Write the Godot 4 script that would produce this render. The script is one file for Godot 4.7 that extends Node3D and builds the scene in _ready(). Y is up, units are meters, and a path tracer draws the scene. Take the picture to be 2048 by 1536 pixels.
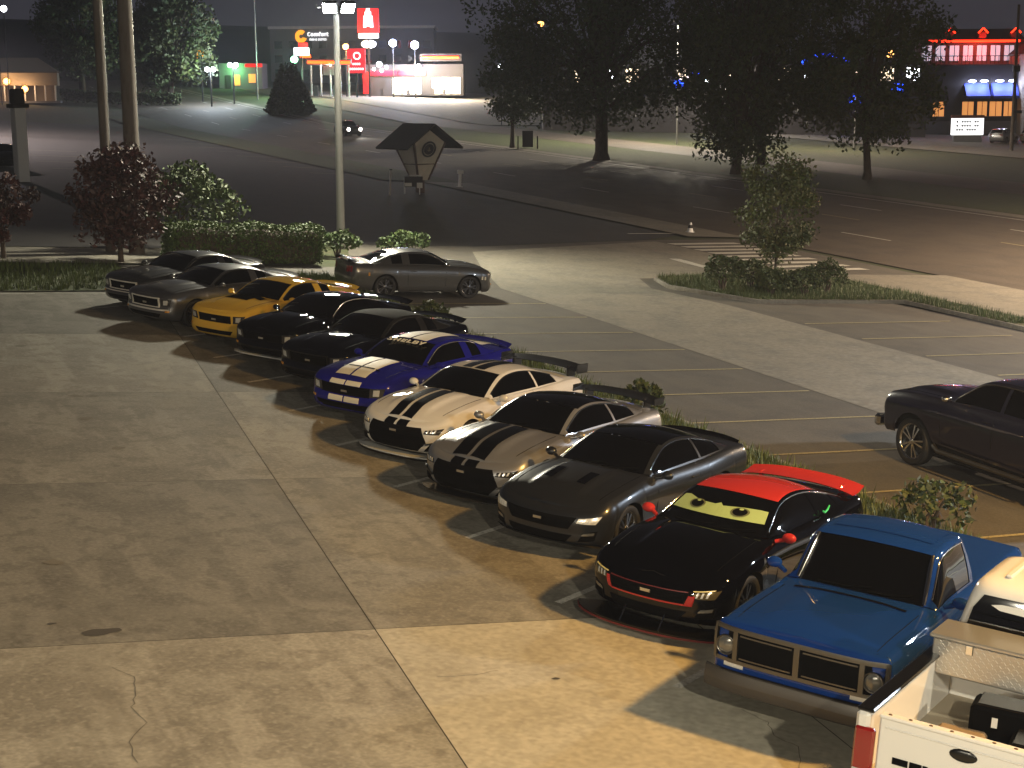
extends Node3D
# A motel car park at night, seen from a balcony: y is up from the sloping car park, metres.
const UPRIGHT := Vector3(-0.06, 0.9977, -0.03)   # the plumb line: the car park falls a few degrees to the right
var mats := {}
var rng := RandomNumberGenerator.new()
var taken := {}
var wheel_meshes := {}

class Mb:
	var v := PackedVector3Array()
	var n := PackedVector3Array()
	var ix := PackedInt32Array()
	var col := PackedColorArray()
	var tint := Color(1, 1, 1)
	var tinted := false
	func vert(p: Vector3, q: Vector3) -> int:
		v.append(p); n.append(q); col.append(tint)
		return v.size() - 1
	func tri(a: Vector3, b: Vector3, c: Vector3):
		var q = (c - a).cross(b - a)
		if q.length_squared() < 1e-14: return
		q = q.normalized()
		ix.append_array(PackedInt32Array([vert(a, q), vert(b, q), vert(c, q)]))
	func quad(a, b, c, d):
		var q: Vector3 = (c - a).cross(b - a) + (d - a).cross(c - a)
		if q.length_squared() < 1e-14: return
		q = q.normalized()
		var i = vert(a, q)
		vert(b, q); vert(c, q); vert(d, q)
		ix.append_array(PackedInt32Array([i, i + 1, i + 2, i, i + 2, i + 3]))
	func poly(p: Array):
		for i in range(1, p.size() - 1): tri(p[0], p[i], p[i + 1])
	static func grid_normals(p: Array, away = null, wrap := false) -> Array:
		var r := p.size()
		var c: int = p[0].size()
		var out := []
		var total := 0.0
		for i in r:
			var row := PackedVector3Array()
			for j in c:
				var j0 = j - 1 if j > 0 else (c - 2 if wrap else 0)
				var j1 = j + 1 if j < c - 1 else (1 if wrap else c - 1)
				var du: Vector3 = p[min(i + 1, r - 1)][j] - p[max(i - 1, 0)][j]
				var dv: Vector3 = p[i][j1] - p[i][j0]
				var q := du.cross(dv)
				if q.length_squared() < 1e-16 and i > 0: q = out[i - 1][j]
				elif q.length_squared() < 1e-16: q = Vector3.UP
				q = q.normalized()
				row.append(q)
				if away != null: total += q.dot(p[i][j] - away)
			out.append(row)
		if total < 0:
			for i in r:
				for j in c: out[i][j] = -out[i][j]
		return out
	func grid(p: Array, away = null, wrap := false, nn = null):
		if nn == null: nn = grid_normals(p, away, wrap)
		var s := v.size()
		var c: int = p[0].size()
		for i in p.size():
			for j in c: vert(p[i][j], nn[i][j])
		for i in p.size() - 1:
			for j in c - 1: cell(s + i * c + j, s + i * c + j + 1, s + (i + 1) * c + j + 1, s + (i + 1) * c + j)
	func cell(a, b, c, d):
		for t in [[a, b, c], [a, c, d]]:
			var q := (v[t[2]] - v[t[0]]).cross(v[t[1]] - v[t[0]])
			if q.length_squared() < 1e-16: continue
			if q.dot(n[t[0]] + n[t[1]] + n[t[2]]) < 0: ix.append_array(PackedInt32Array([t[0], t[2], t[1]]))
			else: ix.append_array(PackedInt32Array(t))
	func box(c: Vector3, s: Vector3, b := 0.0, B := Basis()):
		var h := s / 2
		b = min(b, min(h.x, min(h.y, h.z)) * 0.9)
		for a in 3:
			var a1 = (a + 1) % 3
			var a2 = (a + 2) % 3
			for sg in [-1, 1]:
				var q := []
				for k in [[-1, -1], [1, -1], [1, 1], [-1, 1]]:
					var p := Vector3()
					p[a] = sg * h[a]; p[a1] = k[0] * (h[a1] - b); p[a2] = k[1] * (h[a2] - b)
					q.append(c + B * p)
				if sg > 0: q.reverse()
				quad(q[0], q[1], q[2], q[3])
			if b <= 0: continue
			for s1 in [-1, 1]:
				for s2 in [-1, 1]:
					var q := []
					for k in [[0, -1], [0, 1], [1, 1], [1, -1]]:
						var p := Vector3()
						p[a] = k[1] * (h[a] - b)
						p[a1] = s1 * (h[a1] - (b if k[0] == 1 else 0.0)); p[a2] = s2 * (h[a2] - (0.0 if k[0] == 1 else b))
						q.append(c + B * p)
					var mid: Vector3 = (q[0] + q[1] + q[2] + q[3]) / 4.0 - c
					if (q[2] - q[0]).cross(q[1] - q[0]).dot(mid) < 0: q.reverse()
					quad(q[0], q[1], q[2], q[3])
		if b > 0:
			for sx in [-1, 1]:
				for sy in [-1, 1]:
					for sz in [-1, 1]:
						var q := [c + B * Vector3(sx * h.x, sy * (h.y - b), sz * (h.z - b)), c + B * Vector3(sx * (h.x - b), sy * h.y, sz * (h.z - b)), c + B * Vector3(sx * (h.x - b), sy * (h.y - b), sz * h.z)]
						if (q[2] - q[0]).cross(q[1] - q[0]).dot(q[0] - c) < 0: q.reverse()
						tri(q[0], q[1], q[2])
	func tube(path: Array, rad: Array, sides := 8, caps := true):
		var rows := []
		var ref := Vector3(0.31, 0.17, 0.93)
		for i in path.size():
			var t: Vector3 = (path[min(i + 1, path.size() - 1)] - path[max(i - 1, 0)]).normalized()
			var x := t.cross(ref if abs(t.dot(ref)) < 0.95 else Vector3(0.9, 0.3, 0.1)).normalized()
			var y := t.cross(x)
			var row := PackedVector3Array()
			for k in sides + 1: row.append(path[i] + (x * cos(TAU * k / sides) + y * sin(TAU * k / sides)) * rad[i])
			rows.append(row)
		var nn := []
		for i in rows.size():
			var row := PackedVector3Array()
			for q in rows[i]: row.append((q - path[i]).normalized() if rad[i] > 1e-5 else Vector3.UP)
			nn.append(row)
		grid(rows, null, true, nn)
		if caps:
			for e in [0, rows.size() - 1]:
				for k in range(1, sides - 1): tri(rows[e][0], rows[e][k], rows[e][k + 1])
	func lathe(prof: Array, seg: int, xf := Transform3D()):   # [radius, along y]
		var rows := []
		for q in prof:
			var row := PackedVector3Array()
			for k in seg + 1: row.append(xf * Vector3(cos(TAU * k / seg) * q[0], q[1], sin(TAU * k / seg) * q[0]))
			rows.append(row)
		grid(rows, null, true)
	func ball(c: Vector3, s: Vector3, seg := 12, rings := 8):
		var rows := []
		var nn := []
		for i in rings + 1:
			var a := PI * i / rings
			var row := PackedVector3Array()
			var nr := PackedVector3Array()
			for k in seg + 1:
				var d := Vector3(sin(a) * cos(TAU * k / seg), cos(a), sin(a) * sin(TAU * k / seg))
				row.append(c + d * s); nr.append((d / s).normalized())
			rows.append(row); nn.append(nr)
		grid(rows, null, true, nn)
	func mesh() -> ArrayMesh:
		var a := []
		a.resize(Mesh.ARRAY_MAX)
		a[Mesh.ARRAY_VERTEX] = v; a[Mesh.ARRAY_NORMAL] = n; a[Mesh.ARRAY_INDEX] = ix
		if tinted: a[Mesh.ARRAY_COLOR] = col
		var m := ArrayMesh.new()
		m.add_surface_from_arrays(Mesh.PRIMITIVE_TRIANGLES, a)
		return m

func obj(called: String, shape, m: Material, parent: Node = self) -> MeshInstance3D:
	var o := MeshInstance3D.new()
	o.mesh = shape.mesh() if shape is Mb else shape
	o.material_override = m
	o.name = numbered(called) if parent == self else called
	parent.add_child(o, true)
	return o
func numbered(s: String) -> String:
	if not taken.has(s):
		taken[s] = 0
		return s
	taken[s] += 1
	return "%s_%03d" % [s, taken[s]]
func tag(o: Node, label: String, category := "", group := "", kind := ""):
	if label: o.set_meta("label", label)
	if category: o.set_meta("category", category)
	if group: o.set_meta("group", group)
	if kind: o.set_meta("kind", kind)
	return o
func thing(called, label, category, at := Vector3.ZERO, group := "") -> Node3D:
	var o := Node3D.new()
	o.name = numbered(called)
	add_child(o)
	o.position = at
	return tag(o, label, category, group)
func struct(o: Node) -> Node:
	o.set_meta("kind", "structure")
	return o
func plumb(yaw := 0.0) -> Basis:                       # upright by gravity, turned by yaw
	var x := Vector3(1, 0, 0).slide(UPRIGHT).normalized()
	return Basis(x, UPRIGHT.normalized(), x.cross(UPRIGHT.normalized())) * Basis(Vector3.UP, yaw)
func ground(x: float, z: float) -> float:              # the road is level, so it climbs against the car park; then the hill
	return 0.07 * clamp(x - 43.0, 0.0, 22.0) + 0.045 * max(0.0, x - 65.0) + 0.03 * max(0.0, -z - 185.0)
func on(x: float, z: float, up := 0.0) -> Vector3: return Vector3(x, ground(x, z) + up, z)

# ---------- materials
func lin(r, g, b) -> Color: return Color(r, g, b).linear_to_srgb()
func mat(key: String, c: Color, rough := 0.8, metal := 0.0, more := {}) -> StandardMaterial3D:
	if mats.has(key): return mats[key]
	var m := StandardMaterial3D.new()
	m.resource_name = key
	m.albedo_color = c; m.roughness = rough; m.metallic = metal
	m.cull_mode = BaseMaterial3D.CULL_DISABLED
	for k in more: m.set(k, more[k])
	mats[key] = m
	return m
func paint(key, c: Color, metal := 0.35, rough := 0.32) -> StandardMaterial3D:
	return mat("paint_" + key, c, rough if metal > 0.3 else 1.0, metal, {clearcoat_enabled = true, clearcoat = 1.0, clearcoat_roughness = 0.03, metallic_specular = 0.5 if metal > 0.3 else 0.0})
func glow(key, c: Color, e: float) -> StandardMaterial3D:
	return mat("glow_" + key, c, 0.5, 0.0, {emission_enabled = true, emission = c, emission_energy_multiplier = e})
func noise_bytes(size: int, freq: float, seed_: int, kind := FastNoiseLite.TYPE_SIMPLEX_SMOOTH, octaves := 4, w := 0, h := 0) -> PackedByteArray:
	var f := FastNoiseLite.new()
	f.seed = seed_; f.frequency = freq; f.noise_type = kind; f.fractal_octaves = octaves
	var im := f.get_seamless_image(w if w else size, h if h else size)
	im.convert(Image.FORMAT_L8)
	im.resize(size, size, Image.INTERPOLATE_CUBIC)
	return im.get_data()
func blend_texture(size: int, base: Color, layers: Array) -> ImageTexture:
	# layers: [bytes, lo, hi, colour, strength]: where the noise lies above lo..hi the colour takes over
	var out := PackedByteArray()
	out.resize(size * size * 3)
	var grain: PackedByteArray = noise_bytes(size, 0.35, 99, FastNoiseLite.TYPE_VALUE, 2)
	for i in size * size:
		var c := base
		for l in layers:
			var t: float = clamp((l[0][i] / 255.0 - l[1]) / (l[2] - l[1]), 0.0, 1.0) * l[4]
			c = c.lerp(l[3], t)
		var g := 0.78 + 0.44 * grain[i] / 255.0
		c = Color(c.r * g, c.g * g, c.b * g).linear_to_srgb()
		out[i * 3] = int(clamp(c.r, 0, 1) * 255); out[i * 3 + 1] = int(clamp(c.g, 0, 1) * 255); out[i * 3 + 2] = int(clamp(c.b, 0, 1) * 255)
	var im := Image.create_from_data(size, size, false, Image.FORMAT_RGB8, out)
	im.generate_mipmaps()
	return ImageTexture.create_from_image(im)
func bumps(size: int, freq: float, seed_: int, strength: float) -> ImageTexture:
	var im := Image.create_from_data(size, size, false, Image.FORMAT_L8, noise_bytes(size, freq, seed_, FastNoiseLite.TYPE_SIMPLEX, 5))
	im.convert(Image.FORMAT_RGBA8)
	im.bump_map_to_normal_map(strength)
	return ImageTexture.create_from_image(im)
func surface(key, tex: Texture2D, per_metre: float, rough: float, tint := Color(1, 1, 1), bump: Texture2D = null, offset := Vector3.ZERO) -> StandardMaterial3D:
	var m := mat(key, tint, rough)
	m.albedo_texture = tex
	m.uv1_triplanar = true; m.uv1_world_triplanar = true
	m.uv1_scale = Vector3.ONE * per_metre; m.uv1_offset = offset
	if bump:
		m.normal_enabled = true; m.normal_texture = bump; m.normal_scale = 0.12
	return m

# ---------- vehicles: a body is a band round its plan outline that runs on over the bonnet and boot; x is the car's left, z its front, z = 0 the front axle
func tab(t: Array, x: float) -> float:                 # smooth curve through [x, y] pairs, x ascending
	if x <= t[0][0]: return t[0][1]
	var k := t.size() - 1
	if x >= t[k][0]: return t[k][1]
	var i := 0
	while t[i + 1][0] < x: i += 1
	var h: float = t[i + 1][0] - t[i][0]
	var s: float = (x - t[i][0]) / h
	var d: float = (t[i + 1][1] - t[i][1]) / h
	var m0: float = d if i == 0 else 0.5 * (d + (t[i][1] - t[i - 1][1]) / (t[i][0] - t[i - 1][0]))
	var m1: float = d if i + 2 > k else 0.5 * (d + (t[i + 2][1] - t[i + 1][1]) / (t[i + 2][0] - t[i + 1][0]))
	return (2*s*s*s - 3*s*s + 1) * t[i][1] + (s*s*s - 2*s*s + s) * h * m0 + (-2*s*s*s + 3*s*s) * t[i + 1][1] + (s*s*s - s*s) * h * m1
func spline(p: Array, k: float):
	var i: int = clamp(int(floor(k)), 0, p.size() - 2)
	var s := k - i
	var a = p[max(i - 1, 0)]
	var b = p[i]
	var c = p[i + 1]
	var d = p[min(i + 2, p.size() - 1)]
	return 0.5 * (2.0 * b + (c - a) * s + (2.0 * a - 5.0 * b + 4.0 * c - d) * s * s + (3.0 * b - a - 3.0 * c + d) * s * s * s)
func coupe_new() -> Dictionary:                        # long bonnet fastback with a low teardrop side window
	return {nose = 0.92, tail = -3.87, fc = 0.5, fn = 2.35, rc = 0.42, rn = 2.9, wb = 2.72, wr = 0.348, arch = 0.40, bot = [[-3.9, 0.30], [-3.0, 0.21], [-0.5, 0.19], [0.5, 0.19], [0.95, 0.20]],
		W = [[-3.9, 0.90], [-3.3, 0.935], [-2.72, 0.957], [-2.0, 0.935], [-1.3, 0.915], [-0.6, 0.925], [0.0, 0.95], [0.42, 0.935], [0.9, 0.90]],
		top = [[-3.9, 0.98], [-3.5, 1.01], [-2.9, 1.015], [-2.2, 0.975], [-1.3, 0.965], [-0.5, 0.945], [0.0, 0.90], [0.4, 0.83], [0.7, 0.755], [0.92, 0.70]],
		crown = [[-3.9, 0.03], [-3.2, 0.06], [-2.0, 0.05], [-0.6, 0.075], [0.1, 0.085], [0.6, 0.06], [0.92, 0.02]],
		fp = [[0, 0.13], [0.08, 0.05], [0.2, 0.012], [0.4, 0.02], [0.62, 0.0], [0.82, 0.03], [0.93, 0.075], [1, 0.15]],
		sp = [[0, 0.085], [0.1, 0.04], [0.3, 0.025], [0.5, 0.012], [0.68, 0.0], [0.82, 0.022], [0.93, 0.06], [1, 0.115]],
		rp = [[0, 0.16], [0.15, 0.05], [0.35, 0.01], [0.5, 0.0], [0.62, 0.03], [0.85, 0.05], [0.95, 0.045], [1, 0.07]],
		dome = 0.03, domew = 0.42,
		M = [Vector3(0, 1.012, -0.46), Vector3(0, 1.205, -0.87), Vector3(0, 1.338, -1.25), Vector3(0, 1.381, -1.75), Vector3(0, 1.352, -2.25), Vector3(0, 1.275, -2.62), Vector3(0, 1.17, -2.98), Vector3(0, 1.06, -3.34)],
		R = [Vector3(0.735, 0.985, -0.74), Vector3(0.655, 1.165, -1.04), Vector3(0.585, 1.29, -1.36), Vector3(0.562, 1.335, -1.75), Vector3(0.567, 1.30, -2.2), Vector3(0.59, 1.215, -2.6), Vector3(0.64, 1.11, -2.96), Vector3(0.69, 1.015, -3.32)],
		B = [Vector3(0.765, 0.965, -0.74), Vector3(0.80, 0.975, -1.04), Vector3(0.815, 0.98, -1.36), Vector3(0.82, 0.985, -1.75), Vector3(0.825, 0.995, -2.2), Vector3(0.82, 1.015, -2.6), Vector3(0.795, 1.02, -2.96), Vector3(0.76, 1.00, -3.32)],
		glass = [[0.35, 3.9], [3.98, 5.6]], shield = 2.0, back = [4.75, 6.9], head = [[0.57, 0.66], [0.80, 0.63], [0.865, 0.80], [0.60, 0.775]], mirror = Vector3(0.99, 1.0, -0.86), rim = "split"}
func coupe_old() -> Dictionary:                        # taller retro coupe with an upright pillar and a triangular rear quarter window
	var c := coupe_new()
	c.merge({nose = 0.88, tail = -3.86, fc = 0.40, fn = 2.8, rc = 0.36, rn = 3.2, wr = 0.338, arch = 0.395,
		W = [[-3.9, 0.88], [-3.3, 0.915], [-2.72, 0.937], [-2.0, 0.925], [-1.3, 0.91], [-0.6, 0.915], [0.0, 0.937], [0.45, 0.925], [0.9, 0.90]],
		top = [[-3.9, 1.00], [-3.5, 1.025], [-2.9, 1.01], [-2.2, 0.985], [-1.3, 0.975], [-0.5, 0.965], [0.0, 0.94], [0.4, 0.89], [0.7, 0.835], [0.88, 0.78]],
		crown = [[-3.9, 0.035], [-3.2, 0.055], [-2.0, 0.05], [-0.6, 0.07], [0.1, 0.075], [0.6, 0.055], [0.9, 0.03]],
		fp = [[0, 0.12], [0.08, 0.05], [0.25, 0.0], [0.45, 0.02], [0.55, 0.05], [0.75, 0.035], [0.9, 0.02], [1, 0.08]],
		dome = 0.02, domew = 0.36,
		M = [Vector3(0, 1.02, -0.42), Vector3(0, 1.225, -0.82), Vector3(0, 1.362, -1.18), Vector3(0, 1.407, -1.7), Vector3(0, 1.378, -2.22), Vector3(0, 1.295, -2.58), Vector3(0, 1.18, -2.9), Vector3(0, 1.07, -3.2)],
		R = [Vector3(0.735, 0.99, -0.68), Vector3(0.665, 1.175, -0.96), Vector3(0.60, 1.31, -1.27), Vector3(0.578, 1.357, -1.7), Vector3(0.58, 1.325, -2.18), Vector3(0.60, 1.235, -2.56), Vector3(0.645, 1.115, -2.88), Vector3(0.69, 1.03, -3.18)],
		B = [Vector3(0.765, 0.975, -0.68), Vector3(0.795, 0.985, -0.96), Vector3(0.81, 0.99, -1.27), Vector3(0.815, 0.995, -1.7), Vector3(0.815, 1.0, -2.18), Vector3(0.81, 1.005, -2.56), Vector3(0.79, 1.01, -2.88), Vector3(0.76, 1.01, -3.18)],
		glass = [[0.3, 3.55], [3.95, 4.9]], back = [4.6, 6.8], head = [[0.55, 0.57], [0.80, 0.57], [0.84, 0.84], [0.57, 0.86]], mirror = Vector3(0.97, 1.02, -0.80)}, true)
	return c
func pickup(old: bool) -> Dictionary:
	var c := coupe_new()
	if old: c.merge({nose = 0.80, tail = -4.0, fc = 0.16, fn = 3.2, rc = 0.15, rn = 4.0, wb = 2.92, wr = 0.34, arch = 0.41, bot = [[-4.1, 0.42], [-3.0, 0.36], [0.9, 0.36]],
		W = [[-4.1, 0.955], [-2.9, 0.965], [-1.0, 0.965], [0.0, 0.965], [0.7, 0.955], [0.9, 0.95]],
		top = [[-4.1, 1.16], [-2.0, 1.14], [-1.0, 1.12], [-0.4, 1.10], [0.4, 1.07], [0.8, 1.03]],
		crown = [[-4.1, 0.02], [-1.9, 0.03], [-0.6, 0.06], [0.2, 0.06], [0.7, 0.045], [0.85, 0.02]],
		fp = [[0, 0.05], [0.1, 0.02], [0.5, 0.01], [0.85, 0.0], [0.95, 0.012], [1, 0.045]],
		sp = [[0, 0.06], [0.2, 0.03], [0.5, 0.02], [0.62, 0.0], [0.78, 0.006], [0.92, 0.045], [1, 0.10]], dome = 0.012, domew = 0.5,
		M = [Vector3(0, 1.17, -0.74), Vector3(0, 1.40, -0.95), Vector3(0, 1.63, -1.18), Vector3(0, 1.70, -1.5), Vector3(0, 1.705, -1.85), Vector3(0, 1.66, -2.12), Vector3(0, 1.40, -2.24), Vector3(0, 1.15, -2.28)],
		R = [Vector3(0.76, 1.14, -0.86), Vector3(0.725, 1.38, -1.03), Vector3(0.69, 1.60, -1.22), Vector3(0.675, 1.655, -1.5), Vector3(0.675, 1.655, -1.85), Vector3(0.68, 1.61, -2.08), Vector3(0.73, 1.38, -2.16), Vector3(0.77, 1.12, -2.18)],
		B = [Vector3(0.84, 1.115, -0.86), Vector3(0.85, 1.12, -1.03), Vector3(0.85, 1.125, -1.22), Vector3(0.85, 1.125, -1.5), Vector3(0.85, 1.125, -1.85), Vector3(0.85, 1.125, -2.08), Vector3(0.84, 1.125, -2.16), Vector3(0.83, 1.115, -2.18)],
		glass = [[0.4, 4.6]], shield = 2.0, back = [5.2, 6.7], mirror = Vector3(1.05, 1.22, -0.98), rim = "plain"}, true)
	else: c.merge({nose = 0.98, tail = -4.8, fc = 0.26, fn = 3.2, rc = 0.2, rn = 4.0, wb = 3.65, wr = 0.43, arch = 0.52, bot = [[-5, 0.62], [-3.0, 0.50], [0.6, 0.50], [0.98, 0.46]],
		W = [[-4.9, 0.98], [-3.6, 1.0], [-1.0, 0.985], [0.0, 1.015], [0.7, 0.99], [0.98, 0.96]],
		top = [[-4.9, 1.42], [-2.0, 1.36], [-1.0, 1.34], [-0.4, 1.33], [0.4, 1.28], [0.8, 1.20], [0.98, 1.12]],
		crown = [[-5, 0.02], [-1.9, 0.03], [-0.6, 0.06], [0.2, 0.07], [0.7, 0.06], [0.98, 0.02]], dome = 0.045, domew = 0.55,
		M = [Vector3(0, 1.38, -0.62), Vector3(0, 1.60, -0.98), Vector3(0, 1.83, -1.38), Vector3(0, 1.91, -1.9), Vector3(0, 1.92, -2.5), Vector3(0, 1.87, -2.95), Vector3(0, 1.62, -3.06), Vector3(0, 1.38, -3.1)],
		R = [Vector3(0.79, 1.35, -0.82), Vector3(0.74, 1.58, -1.13), Vector3(0.68, 1.79, -1.46), Vector3(0.66, 1.85, -1.9), Vector3(0.66, 1.855, -2.5), Vector3(0.67, 1.81, -2.9), Vector3(0.73, 1.6, -3.0), Vector3(0.79, 1.36, -3.02)],
		B = [Vector3(0.86, 1.33, -0.82), Vector3(0.875, 1.34, -1.13), Vector3(0.88, 1.345, -1.46), Vector3(0.88, 1.35, -1.9), Vector3(0.88, 1.355, -2.5), Vector3(0.88, 1.36, -2.9), Vector3(0.87, 1.36, -3.0), Vector3(0.86, 1.35, -3.02)],
		glass = [[0.4, 3.2], [3.4, 4.75]], shield = 2.0, back = [5.2, 6.7], mirror = Vector3(1.12, 1.42, -0.98), head = [[0.66, 0.60], [0.93, 0.60], [0.94, 0.84], [0.66, 0.84]], rim = "split"}, true)
	return c
func wagon() -> Dictionary:                            # tall family car seen far off
	var c := coupe_old()
	c.merge({nose = 0.85, tail = -3.75, wb = 2.75, wr = 0.36, arch = 0.42, bot = [[-4, 0.34], [0.9, 0.28]],
		top = [[-3.9, 1.14], [-2, 1.1], [-0.5, 1.05], [0.3, 1.0], [0.88, 0.88]],
		M = [Vector3(0, 1.1, -0.3), Vector3(0, 1.34, -0.7), Vector3(0, 1.57, -1.15), Vector3(0, 1.66, -1.8), Vector3(0, 1.66, -2.6), Vector3(0, 1.6, -3.3), Vector3(0, 1.4, -3.55), Vector3(0, 1.15, -3.68)],
		R = [Vector3(0.75, 1.06, -0.5), Vector3(0.69, 1.3, -0.85), Vector3(0.63, 1.52, -1.25), Vector3(0.61, 1.6, -1.8), Vector3(0.61, 1.6, -2.6), Vector3(0.62, 1.54, -3.2), Vector3(0.67, 1.36, -3.45), Vector3(0.73, 1.12, -3.6)],
		B = [Vector3(0.79, 1.05, -0.5), Vector3(0.81, 1.06, -0.85), Vector3(0.82, 1.07, -1.25), Vector3(0.82, 1.08, -1.8), Vector3(0.82, 1.1, -2.6), Vector3(0.81, 1.11, -3.2), Vector3(0.8, 1.11, -3.45), Vector3(0.78, 1.1, -3.6)],
		glass = [[0.4, 2.7], [2.85, 3.9], [4.0, 4.9]], back = [5.2, 6.8], mirror = Vector3(0.98, 1.1, -0.7)}, true)
	return c
func outline_front(c: Dictionary, v: float) -> Array:  # the plan outline's nose at distance v from the middle: [z, nx, nz]
	var uc: float = c.nose - c.fc
	var w: float = tab(c.W, uc)
	var s: float = min(abs(v) / w, 0.9999)
	var k: float = pow(1.0 - pow(s, c.fn), 1.0 / c.fn)
	var n2 := Vector2(pow(s, c.fn - 1.0) / w * sign(v), pow(k, c.fn - 1.0) / c.fc).normalized()
	return [uc + c.fc * k, n2.x, n2.y]
func band(c: Dictionary, u: float, v: float, nx: float, nz: float, f: float, off := 0.0) -> Vector3:
	var wf: float = max(0.0, nz) ** 2
	var wr: float = max(0.0, -nz) ** 2
	var b0: float = tab(c.bot, u)
	var yt: float = tab(c.top, u)
	var yb := b0
	for a in [0.0, -c.wb]:
		if abs(u - a) < c.arch and wf + wr < 0.5: yb = max(yb, c.wr + sqrt(c.arch ** 2 - (u - a) ** 2))
	var y := yb + (yt - yb) * f
	var g := (y - b0) / (yt - b0)
	var inset: float = wf * tab(c.fp, g) + wr * tab(c.rp, g) + (1.0 - wf - wr) * tab(c.sp, g)
	return Vector3(v - nx * (inset - off), y, u - nz * (inset - off))
func columns(c: Dictionary) -> Array:                  # left half of the outline from nose to tail: [u, v, nx, nz]
	var out := []
	var uc: float = c.nose - c.fc
	var w: float = tab(c.W, uc)
	for i in 15:
		var a := PI / 2 * i / 14.0
		var v := w * pow(sin(a), 2.0 / c.fn)
		var o := outline_front(c, v)
		out.append([uc + c.fc * pow(cos(a), 2.0 / c.fn), v, o[1] if i < 14 else 1.0, o[2] if i < 14 else 0.0])
	var tc: float = c.tail + c.rc
	var n := int((uc - tc) / 0.05)
	for i in range(1, n):
		var u: float = lerp(uc, tc, float(i) / n)
		var d := Vector2(1.0, -(tab(c.W, u + 0.03) - tab(c.W, u - 0.03)) / 0.06).normalized()
		out.append([u, tab(c.W, u), d.x, d.y])
	w = tab(c.W, tc)
	for i in range(12, -1, -1):
		var a := PI / 2 * i / 12.0
		var s := pow(sin(a), 2.0 / c.rn)
		var k := pow(cos(a), 2.0 / c.rn)
		var d := Vector2(pow(s, c.rn - 1) / w, -pow(k, c.rn - 1) / c.rc).normalized()
		out.append([tc - c.rc * k, w * s, d.x, d.y])
	return out
func bonnet(c: Dictionary, u: float, v: float, wt: float) -> float:   # how far the bonnet and boot rise above their edge
	var s: float = min(abs(v) / max(wt, 0.02), 1.0)
	var y: float = tab(c.crown, u) * (1.0 - pow(s, 2.3))
	if c.dome > 0 and u > -0.75: y += c.dome * smoothstep(c.domew + 0.05, c.domew - 0.05, abs(v)) * smoothstep(-0.75, -0.3, u) * smoothstep(0.75, 0.3, u)
	return y
const ROWS := [0.0, 0.05, 0.12, 0.22, 0.34, 0.46, 0.58, 0.7, 0.8, 0.88, 0.95, 1.0]
const ACROSS := [0.97, 0.92, 0.85, 0.77, 0.7, 0.63, 0.56, 0.5, 0.45, 0.4, 0.35, 0.28, 0.14, 0.0]
func body_shape(c: Dictionary) -> Mb:
	var st := Mb.new()
	var half := []
	for o in columns(c):
		var col := PackedVector3Array()
		for f in ROWS: col.append(band(c, o[0], o[1], o[2], o[3], f))
		var e: Vector3 = col[ROWS.size() - 1]
		for s in ACROSS: col.append(Vector3(e.x * s, e.y + bonnet(c, e.z, e.x * s, e.x), e.z))
		half.append(col)
	var nn := Mb.grid_normals(half, Vector3(0, 0.55, -1.4))
	for i in half.size(): nn[i][half[i].size() - 1] = (nn[i][half[i].size() - 1] * Vector3(0, 1, 1)).normalized()
	for j in half[0].size():
		nn[0][j] = (nn[0][j] * Vector3(0, 1, 1)).normalized()
		nn[half.size() - 1][j] = (nn[half.size() - 1][j] * Vector3(0, 1, 1)).normalized()
	st.grid(half, null, false, nn)
	st.grid(mirrored(half), null, false, mirrored(nn))
	return st
func mirrored(rows: Array) -> Array:
	var out := []
	for r in rows:
		var q := PackedVector3Array()
		for p in r: q.append(Vector3(-p.x, p.y, p.z))
		out.append(q)
	return out
func shell(rows: Array, back: Vector3) -> Mb:          # a sheet with a skirt pushed back by the given vector
	var st := Mb.new()
	st.grid(rows, rows[0][0] + back * 50.0)
	var e := []
	var a := rows.size() - 1
	var b: int = rows[0].size() - 1
	for j in b + 1: e.append(rows[0][j])
	for i in range(1, a + 1): e.append(rows[i][b])
	for j in range(b - 1, -1, -1): e.append(rows[a][j])
	for i in range(a - 1, -1, -1): e.append(rows[i][0])
	for i in e.size() - 1: st.quad(e[i], e[i + 1], e[i + 1] + back, e[i] + back)
	return st
func front_patch(c: Dictionary, q: Array, off := 0.008, n := 10, m := 6) -> Mb:   # four [v, f] corners on the nose
	var rows := []
	for i in m + 1:
		var row := PackedVector3Array()
		for j in n + 1:
			var s := float(j) / n
			var t := float(i) / m
			var v: float = lerp(lerp(float(q[0][0]), float(q[1][0]), s), lerp(float(q[3][0]), float(q[2][0]), s), t)
			var f: float = lerp(lerp(float(q[0][1]), float(q[1][1]), s), lerp(float(q[3][1]), float(q[2][1]), s), t)
			var o := outline_front(c, v)
			row.append(band(c, o[0], v, o[1], o[2], f, off) + Vector3(0, off * 1.6 * pow(max(f, 0.0), 4.0), 0))
		rows.append(row)
	return shell(rows, Vector3(0, -0.012, -0.04))
func side(q: Array) -> Array:                          # the same corners on the car's right
	return [[-q[1][0], q[1][1]], [-q[0][0], q[0][1]], [-q[3][0], q[3][1]], [-q[2][0], q[2][1]]]
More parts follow.
